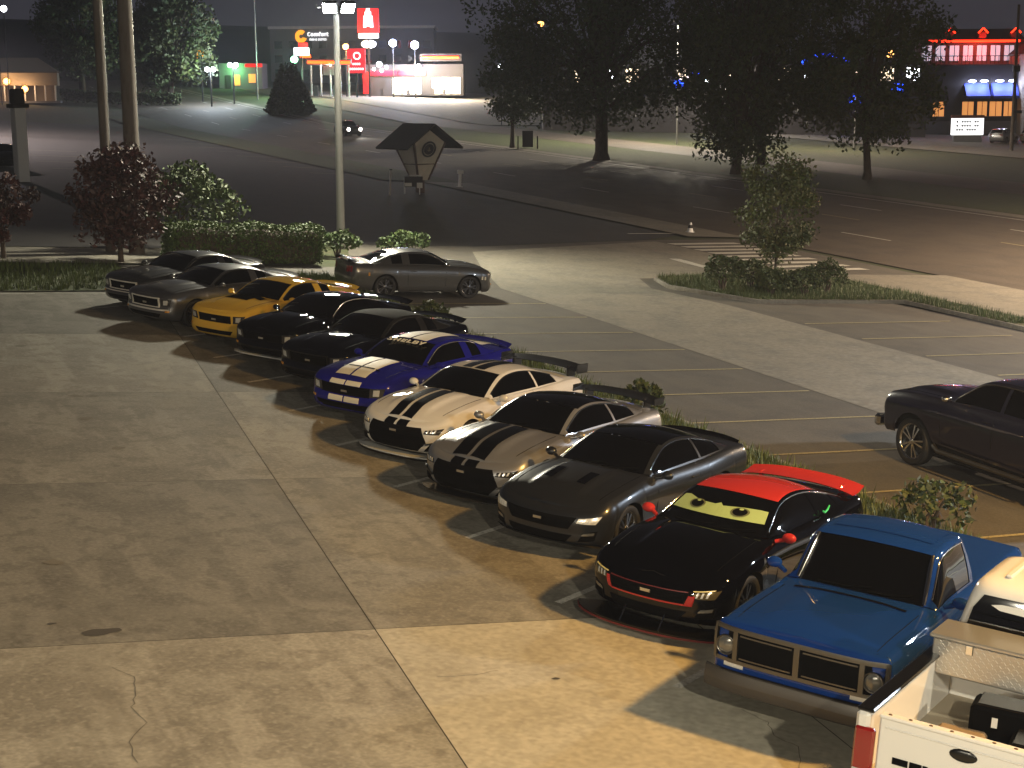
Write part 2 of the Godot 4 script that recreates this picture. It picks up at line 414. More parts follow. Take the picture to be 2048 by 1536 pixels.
func rear_patch(c: Dictionary, v0: float, v1: float, f0: float, f1: float, off := 0.008) -> Mb:
	var rows := []
	var tc: float = c.tail + c.rc
	var w: float = tab(c.W, tc)
	for i in 4:
		var row := PackedVector3Array()
		for j in 5:
			var v: float = lerp(v0, v1, j / 4.0)
			var s: float = min(abs(v) / w, 0.999)
			var k: float = pow(1 - pow(s, c.rn), 1.0 / c.rn)
			var d := Vector2(pow(s, c.rn - 1) / w * sign(v), -pow(k, c.rn - 1) / c.rc).normalized()
			row.append(band(c, tc - c.rc * k, v, d.x, d.y, lerp(f0, f1, i / 3.0), off))
		rows.append(row)
	return shell(rows, Vector3(0, 0, 0.04))
func stripe(c: Dictionary, v0: float, v1: float, z0: float, z1: float, off := 0.009) -> Mb:   # a band of paint along bonnet or boot
	var rows := []
	for o in columns(c):
		var e := band(c, o[0], o[1], o[2], o[3], 1.0)
		if e.z > z0 or e.z < z1 or e.x < max(abs(v0), abs(v1)) + 0.02: continue
		var row := PackedVector3Array()
		for j in 13:
			var v: float = lerp(v0, v1, j / 12.0)
			row.append(Vector3(v, e.y + bonnet(c, e.z, v, e.x) + off, e.z))
		rows.append(row)
	var st := Mb.new()
	st.grid(rows, Vector3(0, -9, -1.5))
	return st
func house_point(c: Dictionary, k: float, s: float) -> Vector3:   # the roof surface, s from -1 to 1 across between the roof rails
	var m: Vector3 = spline(c.M, k)
	var r: Vector3 = spline(c.R, k)
	return Vector3(r.x * s, r.y + (m.y - r.y) * (1 - s * s), m.z + (r.z - m.z) * s * s)
const TOPS := [-1.0, -0.93, -0.75, -0.5, -0.25, 0.0, 0.25, 0.5, 0.75, 0.93, 1.0]
const SIDES := [0.0, 0.08, 0.35, 0.65, 0.9]
func greenhouse(c: Dictionary, t: Node3D, body: Material, roof: Material, glass: Material, trim: Material):
	var rows := []
	var n := 56
	var ks := []
	for i in n + 1:
		var k := 7.0 * i / n
		ks.append(k)
		var row := PackedVector3Array()
		var r: Vector3 = spline(c.R, k)
		var b: Vector3 = spline(c.B, k)
		for sg in [-1, 1]:
			var part := []
			for s in SIDES:
				var p: Vector3 = b.lerp(r, s) + Vector3(0.02 * sin(PI * s), 0, 0)
				part.append(Vector3(p.x * sg, p.y, p.z))
			if sg > 0: part.reverse()
			if sg < 0:
				row.append_array(PackedVector3Array(part))
				for s in TOPS: row.append(house_point(c, k, s))
			else: row.append_array(PackedVector3Array(part))
		rows.append(row)
	var nn := Mb.grid_normals(rows, Vector3(0, 0.9, -1.8))
	var bits := {}
	var w: int = rows[0].size()
	var ns := SIDES.size()
	for i in n:
		var k: float = (ks[i] + ks[i + 1]) / 2
		for j in w - 1:
			var what := "frame"
			if j >= ns and j < w - 1 - ns:
				var edge: bool = j == ns or j == w - 2 - ns
				if k < c.shield: what = "frame" if edge else "windscreen"
				elif k > c.back[0] and k < c.back[1]: what = "frame" if edge else "rear_window"
				elif k <= c.back[0]: what = "roof"
			else:
				var e: int = j if j < ns else w - 2 - j
				if e >= 1 and e <= 3:
					for g in c.glass.size():
						if k > c.glass[g][0] and k < c.glass[g][1]: what = ("side_window" if g == 0 else "quarter_window") + ("R" if j < ns else "L")
			if not bits.has(what): bits[what] = Mb.new()
			var st: Mb = bits[what]
			var a := []
			for q in [[i, j], [i, j + 1], [i + 1, j + 1], [i + 1, j]]:
				var inw := 0.007 if what.contains("wind") else 0.0
				a.append(st.vert(rows[q[0]][q[1]] - nn[q[0]][q[1]] * inw, nn[q[0]][q[1]]))
			st.cell(a[0], a[1], a[2], a[3])
	for what in bits:
		obj("pillars" if what == "frame" else what.trim_suffix("R").trim_suffix("L") if what.contains("window") else what, bits[what], body if what == "frame" else roof if what == "roof" else glass, t)
	for sg in [-1, 1]:                                  # the bright or dark strip round the side window
		var path := []
		var g1: float = c.glass[c.glass.size() - 1][1]
		for i in 33:
			var k: float = lerp(float(c.glass[0][0]), g1, i / 32.0)
			var p: Vector3 = spline(c.B, k).lerp(spline(c.R, k), 0.9) + Vector3(0.006, 0, 0)
			path.append(Vector3(p.x * sg, p.y, p.z))
		var st := Mb.new()
		var rad := []
		rad.resize(path.size())
		rad.fill(0.012)
		st.tube(path, rad, 6)
		obj("window_trim", st, trim, t)
func roof_stripe(c: Dictionary, v0: float, v1: float, k0: float, k1: float) -> Mb:
	var rows := []
	for i in 17:
		var k: float = lerp(k0, k1, i / 16.0)
		var row := PackedVector3Array()
		for j in 7:
			var v: float = lerp(v0, v1, j / 6.0)
			row.append(house_point(c, k, v / spline(c.R, k).x) + Vector3(0, 0.009, 0))
		rows.append(row)
	var st := Mb.new()
	st.grid(rows, Vector3(0, -9, -1.5))
	return st
func wheel_parts(kind: String, r: float) -> Array:
	var key := "%s%.3f" % [kind, r]
	if wheel_meshes.has(key): return wheel_meshes[key]
	var turn := Transform3D(Basis(Vector3(0, 0, 1), -PI / 2), Vector3.ZERO)   # y becomes x: outward
	var tyre := Mb.new()
	var ri := r * (0.66 if kind == "plain" else 0.76)
	tyre.lathe([[ri, -0.11], [r * 0.93, -0.125], [r, -0.10], [r * 1.005, 0.0], [r, 0.10], [r * 0.93, 0.125], [ri, 0.112], [ri - 0.012, 0.09]], 32, turn)
	var rim := Mb.new()
	rim.lathe([[ri, 0.108], [ri - 0.02, 0.10], [ri - 0.035, 0.06], [ri - 0.04, -0.02]], 32, turn)
	rim.lathe([[0.06, 0.088], [0.05, 0.10], [0.0, 0.10]], 16, turn)
	var spokes := 10 if kind == "split" else 5
	if kind == "plain": rim.lathe([[0.0, 0.105], [ri * 0.45, 0.10], [ri * 0.6, 0.05], [ri - 0.03, 0.07]], 24, turn)
	else:
		for k in spokes:
			var a := TAU * k / spokes + (0.12 if k % 2 else -0.12) * (1 if kind == "split" else 0)
			var d := Vector3(0, cos(a), sin(a))
			var x := Vector3(1, 0, 0)
			var y := d.cross(x)
			var w0 := 0.014 if kind == "split" else 0.03
			var p := [d * 0.05 + x * 0.09, d * (ri - 0.02) + x * 0.085]
			rim.quad(p[0] - y * w0, p[0] + y * w0, p[1] + y * w0 * 1.3, p[1] - y * w0 * 1.3)
			for sg in [-1, 1]: rim.quad(p[0] + y * w0 * sg, p[1] + y * w0 * 1.3 * sg, p[1] + y * w0 * 1.3 * sg - x * 0.05, p[0] + y * w0 * sg - x * 0.05)
	var disc := Mb.new()
	disc.lathe([[0.0, 0.02], [ri - 0.06, 0.02], [ri - 0.03, 0.0]], 24, turn)
	wheel_meshes[key] = [tyre.mesh(), rim.mesh(), disc.mesh()]
	return wheel_meshes[key]
func add_wheels(c: Dictionary, t: Node3D, rim: Material, vx := 0.80):
	var ms := wheel_parts(c.rim, c.wr)
	for z in [0.0, -c.wb]:
		for sg in [-1, 1]:
			var ty := obj("wheel", ms[0], mats.tyre, t)
			ty.transform = Transform3D(Basis(Vector3.UP, 0.0 if sg > 0 else PI), Vector3(vx * sg, c.wr, z))
			obj("rim", ms[1], rim, ty)
			obj("brake_disc", ms[2], mats.dark_metal, ty)
func mirror_shape(c: Dictionary, sg: int) -> Mb:
	var p: Vector3 = c.mirror * Vector3(sg, 1, 1)
	var st := Mb.new()
	st.ball(p, Vector3(0.092, 0.064, 0.075), 12, 8)
	st.tube([p + Vector3(-0.06 * sg, -0.03, 0.0), p + Vector3(-0.16 * sg, -0.06, 0.06)], [0.03, 0.025], 6)
	return st
func wing(half: float, y: float, z: float, chord: float, stand: float, bow := 0.06, end := 0.0) -> Mb:   # rear spoiler blade with two stands
	var st := Mb.new()
	for lay in [0.0, 1.0]:
		var rows := []
		for i in 6:
			var row := PackedVector3Array()
			for j in 17:
				var v := half * (j / 8.0 - 1.0)
				var s := i / 5.0
				row.append(Vector3(v, y - 0.05 * pow(abs(v / half), 3) + 0.05 * s * s - lay * 0.022 * sin(PI * clamp(s + 0.08, 0, 1)) - lay * 0.004, z + chord / 2 - chord * s + bow * (1 - pow(v / half, 2)) * -1.0 + bow))
			rows.append(row)
		st.grid(rows, Vector3(0, y - 5 + lay * 10, z))
	if stand > 0:
		for sg in [-1, 1]: st.box(Vector3(half * 0.72 * sg, y - stand / 2, z), Vector3(0.05, stand, chord * 0.75), 0.012)
	if end > 0:
		for sg in [-1, 1]: st.box(Vector3(half * sg, y - 0.03, z), Vector3(0.02, end, chord * 1.05), 0.006)
	return st
func lip_shape(c: Dictionary, reach: float, y: float, w := 0.9) -> Mb:   # front splitter plate
	var st := Mb.new()
	for lay in [0.0, 0.022]:
		var rows := [PackedVector3Array(), PackedVector3Array()]
		for j in 25:
			var v := w * (j / 12.0 - 1.0)
			var o := outline_front(c, v)
			var p := Vector3(v, 0, o[0])
			var nrm := Vector3(o[1], 0, o[2])
			var a := p - nrm * 0.2
			var b := p + nrm * reach
			rows[0].append(Vector3(a.x, y + lay, a.z)); rows[1].append(Vector3(b.x, y + lay, b.z))
		st.grid(rows, Vector3(0, y - 5 if lay > 0 else 5.0, 0))
	var edge := [PackedVector3Array(), PackedVector3Array()]
	for j in 25:
		var v := w * (j / 12.0 - 1.0)
		var o := outline_front(c, v)
		var b := Vector3(v, y, o[0]) + Vector3(o[1], 0, o[2]) * reach
		edge[0].append(b); edge[1].append(b + Vector3(0, 0.022, 0))
	st.grid(edge, Vector3(0, y, -2))
	return st
func seam(c: Dictionary, z0: float, z1: float, sg: int) -> Mb:   # the gap round a door
	var st := Mb.new()
	var path := []
	for k in [[z0, 1.0], [z0, 0.75], [z0, 0.5], [z0 - 0.01, 0.25], [z0 - 0.06, 0.06], [(z0 + z1) / 2, 0.05], [z1 + 0.08, 0.06], [z1 + 0.01, 0.3], [z1, 0.6], [z1, 0.8], [z1 + 0.01, 1.0]]:
		var p := band(c, k[0], tab(c.W, k[0]), 1.0, 0.0, k[1], 0.001)
		path.append(Vector3(p.x * sg, p.y, p.z))
	var rad := []
	rad.resize(path.size())
	rad.fill(0.006)
	st.tube(path, rad, 4)
	return st
func hood_seam(c: Dictionary) -> Mb:                   # the gap round the bonnet
	var left := []
	for o in columns(c):
		var e := band(c, o[0], o[1], o[2], o[3], 1.0)
		if e.z < -0.62: break
		if e.x < 0.3: continue
		left.append(Vector3(e.x * 0.86, e.y + bonnet(c, e.z, e.x * 0.86, e.x) + 0.001, e.z - (0.02 if e.z > 0.5 else 0.0)))
	var path := left.duplicate()
	path.reverse()
	for p in left: path.append(Vector3(-p.x, p.y, p.z))
	var rad := []
	rad.resize(path.size())
	rad.fill(0.0045)
	var st := Mb.new()
	st.tube(path, rad, 4)
	return st
func wiper(c: Dictionary, x0: float, x1: float) -> Mb:
	var st := Mb.new()
	st.tube([wipe(c, x0, 0.12), wipe(c, (x0 + x1) / 2, 0.16), wipe(c, x1, 0.34)], [0.012, 0.009, 0.006], 5)
	return st
func wipe(c, x, k) -> Vector3: return house_point(c, k, x / spline(c.R, k).x) + Vector3(0, 0.016, 0.016)
func vehicle(called, label, category, c: Dictionary, at: Vector3, heading_deg: float, look: Dictionary, group := "") -> Node3D:
	# heading_deg turns from straight left (-x) towards the viewer (+z)
	var t := thing(called, label, category, at, group)
	var a := deg_to_rad(heading_deg)
	var f := Vector3(-cos(a), 0, sin(a))
	t.basis = Basis(Vector3.UP.cross(f), Vector3.UP, f)
	if look.has("up"): t.basis = Basis(UPRIGHT.normalized().cross(f).normalized(), UPRIGHT.normalized(), UPRIGHT.normalized().cross(f).normalized().cross(UPRIGHT.normalized()))
	var body: Material = look.body
	obj("body", body_shape(c), body, t)
	greenhouse(c, t, look.get("pillars", body), look.get("roof", body), look.get("glass", mats.tint), look.get("trim", mats.black))
	var st := Mb.new()
	var w: float = tab(c.W, -1.3)
	st.box(Vector3(0, c.wr + 0.12, (c.nose + c.tail) / 2), Vector3((w - 0.27) * 2, c.wr * 1.6, c.nose - c.tail - 0.5), 0.05)
	obj("underbody", st, mats.under, t)
	add_wheels(c, t, look.get("rim", mats.alloy_dark), w - 0.13)
	for sg in [-1, 1]:
		obj("wing_mirror", mirror_shape(c, sg), look.get("mirror", body), t)
		obj("door_seam", seam(c, -0.78 if c.wb < 2.8 else -0.72, -2.02, sg), mats.black, t)
		var h := Mb.new()
		var p := band(c, -1.85, tab(c.W, -1.85), 1, 0, 0.8, 0.012)
		h.box(Vector3(p.x * sg, p.y, p.z), Vector3(0.03, 0.03, 0.2), 0.012)
		obj("door_handle", h, body, t)
	obj("bonnet_seam", hood_seam(c), mats.matte, t)
	for x in [[-0.45, 0.15], [0.12, 0.6]]: obj("wiper", wiper(c, x[0], x[1]), mats.matte, t)
	var badge := Mb.new()
	var bo := outline_front(c, 0.0)
	var bp := band(c, bo[0], 0.0, bo[1], bo[2], 0.68, 0.025)
	badge.box(bp, Vector3(0.14, 0.045, 0.012), 0.005)
	if not look.has("plain"): obj("badge", badge, mats.chrome, t)
	if look.has("lamps"):
		for q in [c.head, side(c.head)]: 
			obj("headlight", front_patch(c, q, 0.004, 8, 5), look.lamps, t)
	for sg in [-1, 1]:
		for k in 3:
			if c.wb < 2.8: obj("tail_light", rear_patch(c, (0.78 - 0.12 * k) * sg, (0.70 - 0.12 * k) * sg, 0.66, 0.9), mats.tail_red, t)
	return t

# ---------- the car park's rows
func cell(c: Dictionary, t: Node3D, called: String, q: Array, m: Material, off := 0.008): return obj(called, front_patch(c, q, off), m, t)
func both(c, t, called, q, m, off := 0.008):
	cell(c, t, called, q, m, off); cell(c, t, called, side(q), m, off)
func bars(c: Dictionary, t: Node3D, called: String, v: float, f0: float, f1: float, n: int, m: Material):
	for k in n:
		var f: float = lerp(f0, f1, (k + 0.5) / n)
		var h: float = (f1 - f0) / n * 0.22
		cell(c, t, called, [[-v, f - h], [v, f - h], [v, f + h], [-v, f + h]], mats.grille_black, 0.012)
func face_new(c, t, m_grille):                         # standard fastback nose
	cell(c, t, "grille", [[-0.46, 0.48], [0.46, 0.48], [0.57, 0.80], [-0.57, 0.80]], mats.grille_black, 0.006)
	bars(c, t, "grille_bar", 0.47, 0.51, 0.75, 4, mats.black)
	cell(c, t, "lower_intake", [[-0.42, 0.10], [0.42, 0.10], [0.52, 0.33], [-0.52, 0.33]], mats.matte, 0.006)
	both(c, t, "fog_lamp_surround", [[0.60, 0.16], [0.80, 0.22], [0.83, 0.46], [0.66, 0.40]], mats.matte, 0.006)
	both(c, t, "fog_lamp", [[0.64, 0.33], [0.79, 0.35], [0.80, 0.42], [0.67, 0.40]], mats.lamp_dim, 0.012)
	for k in 3: both(c, t, "headlight_bar", [[0.605 + 0.055 * k, 0.67], [0.625 + 0.055 * k, 0.67], [0.645 + 0.055 * k, 0.775], [0.625 + 0.055 * k, 0.775]], mats.lamp_white, 0.010)
func face_wide(c, t):                                  # nose that is nearly all grille
	cell(c, t, "grille", [[-0.62, 0.36], [0.62, 0.36], [0.52, 0.84], [-0.52, 0.84]], mats.grille_black, 0.006)
	cell(c, t, "lower_grille", [[-0.46, 0.06], [0.46, 0.06], [0.62, 0.36], [-0.62, 0.36]], mats.grille_black, 0.006)
	bars(c, t, "grille_bar", 0.52, 0.40, 0.78, 5, mats.black)
	both(c, t, "side_intake", [[0.58, 0.08], [0.84, 0.12], [0.85, 0.44], [0.70, 0.36]], mats.grille_black, 0.006)
	both(c, t, "canard", [[0.60, 0.30], [0.86, 0.42], [0.86, 0.46], [0.60, 0.35]], mats.black, 0.03)
	for k in 3: both(c, t, "headlight_bar", [[0.62 + 0.055 * k, 0.685], [0.64 + 0.055 * k, 0.685], [0.66 + 0.055 * k, 0.775], [0.64 + 0.055 * k, 0.775]], mats.lamp_white, 0.010)
func face_old(c, t, m_frame, wide := false):           # retro nose with a letterbox grille
	var v := 0.56 if wide else 0.50
	cell(c, t, "grille", [[-v, 0.54], [v, 0.54], [v, 0.86], [-v, 0.86]], mats.matte, 0.004)
	if m_frame:
		for q in [[[-v, 0.85], [v, 0.85], [v, 0.895], [-v, 0.895]], [[-v, 0.51], [v, 0.51], [v, 0.55], [-v, 0.55]], [[-v - 0.02, 0.51], [-v + 0.02, 0.51], [-v + 0.02, 0.895], [-v - 0.02, 0.895]], [[v - 0.02, 0.51], [v + 0.02, 0.51], [v + 0.02, 0.895], [v - 0.02, 0.895]]]: cell(c, t, "grille_frame", q, m_frame, 0.022)
	bars(c, t, "grille_bar", v - 0.03, 0.56, 0.84, 4, mats.black)
	cell(c, t, "lower_intake", [[-0.5, 0.10], [0.5, 0.10], [0.58, 0.27], [-0.58, 0.27]], mats.matte, 0.006)
	both(c, t, "turn_signal", [[0.70, 0.33], [0.80, 0.34], [0.80, 0.41], [0.70, 0.40]], mats.amber, 0.008)
	both(c, t, "headlight_lens", [[0.63, 0.62], [0.74, 0.62], [0.75, 0.80], [0.64, 0.80]], mats.lamp_white, 0.014)
func lettering(t: Node3D, called: String, text: String, size: float, m: Material, xf: Transform3D, bold := true, depth := 0.01):
	var tm := TextMesh.new()
	tm.text = text
	tm.font_size = 64
	tm.pixel_size = size / 64.0
	tm.depth = depth
	var f := SystemFont.new()
	f.font_names = PackedStringArray(["Droid Sans"])
	f.font_weight = 700 if bold else 400
	tm.font = f
	var o := MeshInstance3D.new()
	o.name = called; o.mesh = tm; o.material_override = m
	o.transform = xf
	t.add_child(o, true)
	return o
func screen_frame(c: Dictionary, k: float, up := 0.012) -> Transform3D:   # on the windscreen, text facing forward
	var p := house_point(c, k, 0.0)
	var q := house_point(c, k + 0.15, 0.0)
	var y := (q - p).normalized()
	var x := Vector3(1, 0, 0)
	return Transform3D(Basis(x, y, x.cross(y)), p + x.cross(y) * up)
func park_cars():
	var row := "cars parked nose out in the long angled row"
	var c: Dictionary
	var t: Node3D
	# far end of the row first
	c = coupe_old()
	t = vehicle("parked_car", "dark grey coupe with bright grille frame, last in the row by the hedge", "car", c, Vector3(8.72, 0, -41.2), 31, {body = paint("charcoal", lin(0.045, 0.045, 0.047), 0.5), lamps = mats.lamp_dark, trim = mats.black, rim = mats.alloy_dark}, row)
	face_old(c, t, mats.bright_trim)
	cell(c, t, "bumper_strip", [[-0.78, 0.41], [0.78, 0.41], [0.78, 0.455], [-0.78, 0.455]], mats.bright_trim, 0.012)
	obj("rear_spoiler", wing(0.72, 1.10, -3.66, 0.22, 0.06), paint("charcoal", Color()), t)
	c = coupe_old()
	t = vehicle("parked_car", "grey coupe with pale roof and bright grille bar, left of the yellow car", "car", c, Vector3(8.75, 0, -38.35), 27, {body = paint("steel", lin(0.10, 0.10, 0.105), 0.55), lamps = mats.lamp_dark, rim = mats.alloy_dark}, row)
	face_old(c, t, mats.bright_trim)
	cell(c, t, "bumper_strip", [[-0.78, 0.39], [0.78, 0.39], [0.78, 0.455], [-0.78, 0.455]], mats.bright_trim, 0.012)
	obj("rear_spoiler", wing(0.72, 1.10, -3.66, 0.22, 0.06), paint("steel", Color()), t)
	c = coupe_old()
	t = vehicle("parked_car", "yellow coupe with a black panel on its bonnet", "car", c, Vector3(9.72, 0, -35.6), 33, {body = paint("yellow", lin(0.66, 0.40, 0.05), 0.05, 0.3), lamps = mats.lamp_dark, rim = mats.alloy_dark}, row)
	face_old(c, t, null)
	obj("bonnet_panel", stripe(c, -0.34, 0.34, 0.16, -0.40), mats.panel_black, t)
	obj("bonnet_panel", stripe(c, -0.52, 0.52, -0.14, -0.44, 0.012), mats.panel_black, t)
	obj("rear_spoiler", wing(0.74, 1.11, -3.66, 0.24, 0.07), paint("yellow", Color()), t)
	c = coupe_old()
	t = vehicle("parked_car", "glossy black coupe with a tail spoiler, right of the yellow car", "car", c, Vector3(10.08, 0, -32.9), 33.5, {body = paint("black", lin(0.0012, 0.0012, 0.002), 0.0, 0.2), lamps = mats.lamp_dark, trim = mats.chrome, rim = mats.black}, row)
	face_old(c, t, null, true)
	obj("front_lip", lip_shape(c, 0.03, 0.19), mats.pale, t)
	obj("rear_spoiler", wing(0.78, 1.14, -3.7, 0.30, 0.08), paint("black", Color()), t)
	obj("bonnet_scoop", scoop(0.22, 0.30, 0.06, 1.03), paint("black", Color()), t)
	c = coupe_old()
	t = vehicle("parked_car", "dark convertible with a black fabric roof, between black coupe and striped blue coupe", "car", c, Vector3(10.3, 0, -30.15), 32, {body = paint("midnight", lin(0.002, 0.0025, 0.006), 0.1, 0.2), roof = mats.canvas, pillars = mats.canvas, lamps = mats.lamp_dark, rim = mats.alloy_dark}, row)
	face_old(c, t, mats.black)
	obj("bonnet_scoop", scoop(0.2, 0.3, 0.06, 1.03), paint("midnight", Color()), t)
	obj("rear_spoiler", wing(0.74, 1.13, -3.66, 0.26, 0.07), paint("midnight", Color()), t)
	c = coupe_old()
	c.fp = [[0, 0.12], [0.08, 0.05], [0.25, 0.0], [0.45, 0.0], [0.55, 0.03], [0.75, 0.03], [0.9, 0.02], [1, 0.08]]
	var blue := paint("royal_blue", lin(0.012, 0.012, 0.20), 0.25, 0.22)
	t = vehicle("parked_car", "deep blue coupe with twin cream racing stripes and windscreen lettering", "car", c, Vector3(10.0, 0, -27.0), 33, {body = blue, lamps = mats.lamp_dark, trim = mats.chrome, rim = mats.alloy_dark}, row)
	face_old(c, t, null, true)
	cell(c, t, "lower_grille", [[-0.62, 0.16], [0.62, 0.16], [0.66, 0.30], [-0.66, 0.30]], mats.matte, 0.007)
	for sg in [-1, 1]:
		var a := 0.02 if sg > 0 else -0.35
		var b := 0.35 if sg > 0 else -0.02
		obj("racing_stripe", stripe(c, a, b, 0.70, -0.40), mats.cream, t)
		obj("racing_stripe", roof_stripe(c, a, b, 2.05, 4.5), mats.cream, t)
		obj("racing_stripe", stripe(c, a, b, -3.24, -3.7), mats.cream, t)
		cell(c, t, "racing_stripe", [[a, 0.87], [b, 0.87], [b, 1.0], [a, 1.0]], mats.cream, 0.006)
		cell(c, t, "racing_stripe", [[a, 0.34], [b, 0.34], [b, 0.51], [a, 0.51]], mats.cream, 0.008)
	obj("bonnet_vent", stripe(c, -0.42, 0.42, 0.42, 0.31, 0.011), mats.matte, t)
	obj("rear_spoiler", wing(0.76, 1.10, -3.68, 0.24, 0.06), blue, t)
	lettering(t, "windscreen_lettering", "SHELBY", 0.17, mats.cream, screen_frame(c, 1.66).scaled_local(Vector3(1.45, 1, 1)))
	c = coupe_new()
	t = vehicle("parked_car", "white fastback with black stripes and a tall black rear wing", "car", c, Vector3(9.92, 0, -24.0), 30.5, {body = paint("white", lin(0.62, 0.60, 0.56), 0.0, 0.35), lamps = mats.lamp_dark, rim = mats.black}, row)
	face_wide(c, t)
	race_stripes(c, t, mats.matte_gloss, 0.03, 0.24, true)
	both(c, t, "nose_stripe", [[0.03, 0.84], [0.24, 0.84], [0.24, 1.0], [0.03, 1.0]], mats.matte_gloss, 0.006)
	obj("front_splitter", lip_shape(c, 0.06, 0.13, 0.86), mats.pale, t)
	obj("splitter_blade", lip_shape(c, 0.05, 0.09, 0.80), mats.black, t)
	obj("rear_wing", wing(0.86, 1.23, -3.60, 0.36, 0.22, 0.08, 0.17), mats.carbon, t)
	c = coupe_new()
	t = vehicle("parked_car", "silver fastback with black stripes, dark roof and black rear wing", "car", c, Vector3(9.93, 0, -21.12), 30.2, {body = paint("silver", lin(0.30, 0.30, 0.31), 0.6, 0.34), roof = paint("black", Color()), lamps = mats.lamp_dark, trim = mats.chrome, rim = mats.black}, row)
	face_wide(c, t)
	race_stripes(c, t, mats.matte_gloss, 0.03, 0.30, false)
	both(c, t, "nose_stripe", [[0.03, 0.84], [0.24, 0.84], [0.24, 1.0], [0.03, 1.0]], mats.matte_gloss, 0.006)
	obj("front_splitter", lip_shape(c, 0.05, 0.12, 0.88), mats.carbon, t)
	obj("rear_wing", wing(0.82, 1.19, -3.60, 0.32, 0.18, 0.08, 0.12), mats.carbon, t)
	c = coupe_new()
	var grey := paint("gunmetal", lin(0.020, 0.022, 0.026), 0.4, 0.3)
	t = vehicle("parked_car", "dark grey fastback with black bonnet inlays, left of the red-roofed car", "car", c, Vector3(9.98, 0, -18.56), 30.2, {body = grey, roof = paint("black", Color()), lamps = mats.lamp_glass, trim = mats.chrome, rim = mats.alloy_bright}, row)
	face_new(c, t, mats.matte)
	for sg in [-1, 1]: obj("bonnet_inlay", stripe(c, 0.2 * sg, 0.34 * sg, 0.34, -0.12), paint("black", Color()), t)
	cell(c, t, "chin", [[-0.86, 0.0], [0.86, 0.0], [0.86, 0.09], [-0.86, 0.09]], mats.black, 0.03)
	obj("rear_spoiler", wing(0.70, 1.035, -3.66, 0.16, 0.0), paint("black", Color()), t)
	c = coupe_new()
	var red := paint("red", lin(0.42, 0.028, 0.025), 0.0, 0.4)
	t = vehicle("parked_car", "black fastback with red roof, red wing and cartoon-eye windscreen shade", "car", c, Vector3(9.85, 0, -15.4), 31, {body = paint("black", Color()), roof = red, mirror = red, lamps = mats.lamp_amber, trim = mats.chrome, rim = mats.black}, row)
	face_new(c, t, mats.matte)
	cell(c, t, "grille_trim", [[-0.48, 0.465], [0.48, 0.465], [0.48, 0.505], [-0.48, 0.505]], red, 0.018)
	cell(c, t, "grille_trim", [[0.48, 0.465], [0.57, 0.465], [0.60, 0.70], [0.53, 0.70]], red, 0.018)
	cell(c, t, "grille_trim", [[-0.54, 0.50], [-0.48, 0.465], [-0.53, 0.74], [-0.58, 0.74]], red, 0.014)
	cell(c, t, "grille_trim", [[-0.52, 0.765], [0.52, 0.765], [0.52, 0.785], [-0.52, 0.785]], mats.dull_red, 0.014)
	both(c, t, "brow_light", [[0.58, 0.79], [0.80, 0.80], [0.81, 0.82], [0.58, 0.81]], mats.brow, 0.012)
	obj("front_splitter", lip_shape(c, 0.17, 0.10, 0.9), mats.black, t)
	obj("splitter_edge", lip_shape(c, 0.18, 0.08, 0.9), mats.dull_red, t)
	for sg in [-1, 1]:
		var rod := Mb.new()
		rod.tube([Vector3(0.26 * sg, 0.11, 1.04), Vector3(0.26 * sg, 0.30, 0.88)], [0.008, 0.008], 6)
		obj("splitter_rod", rod, mats.chrome, t)
	obj("rear_wing", wing(0.84, 1.13, -3.58, 0.44, 0.08, 0.10), red, t)
	sunshade(c, t)
	var mark := Mb.new()
	mark.tube([Vector3(0.86, 1.06, -2.22), Vector3(0.865, 1.03, -2.27), Vector3(0.865, 1.06, -2.36), Vector3(0.86, 1.10, -2.42)], [0.012, 0.014, 0.014, 0.008], 6)
	obj("green_decal", mark, mats.green_decal, t)
	# across the planted strip
	c = coupe_old()
	t = vehicle("parked_car", "dark grey coupe seen side on with small numbers on its wing, beyond the row", "car", c, Vector3(18.78, 0, -43.5), 180, {body = paint("graphite", lin(0.09, 0.088, 0.085), 0.45), roof = paint("graphite", Color()), lamps = mats.lamp_white, trim = mats.chrome, rim = mats.alloy_dark})
	face_old(c, t, mats.black)
	for k in 2: obj("side_number", number_shape(c, 0.50 - 0.1 * k, 0.62, -1), mats.cream, t)
	obj("side_reflector", number_shape(c, -3.25, 0.62, -1), mats.amber, t)
	obj("bonnet_stripe", stripe(c, 0.06, 0.3, 0.3, -0.35), mats.pale, t)
	obj("rear_spoiler", wing(0.78, 1.13, -3.7, 0.28, 0.08), mats.black, t)
func number_shape(c, z, f, sg) -> Mb:
	var st := Mb.new()
	var p := band(c, z, tab(c.W, z), 1, 0, f, 0.004)
	st.box(Vector3(p.x * sg, p.y, p.z), Vector3(0.006, 0.1, 0.05))
	return st
func scoop(w: float, z: float, h: float, y: float) -> Mb:
	var st := Mb.new()
	var rows := []
	for i in 9:
		var row := PackedVector3Array()
		var s := i / 8.0
		for j in 13:
			var v := w * (j / 6.0 - 1.0)
			row.append(Vector3(v, y - 0.10 * s - 0.02 + h * pow(sin(PI * clamp(s * 0.9 + 0.02, 0, 1)), 0.6) * pow(1 - pow(abs(v / w), 4), 0.5), z - 0.65 + 0.65 * s))
		rows.append(row)
	st.grid(rows, Vector3(0, y - 5, z))
	return st
func race_stripes(c, t, m, a, b, roof: bool):
	for sg in [-1, 1]:
		obj("racing_stripe", stripe(c, a * sg, b * sg, 0.86, -0.44), m, t)
		if roof: obj("racing_stripe", roof_stripe(c, a * sg, b * sg, 2.05, 4.7), m, t)
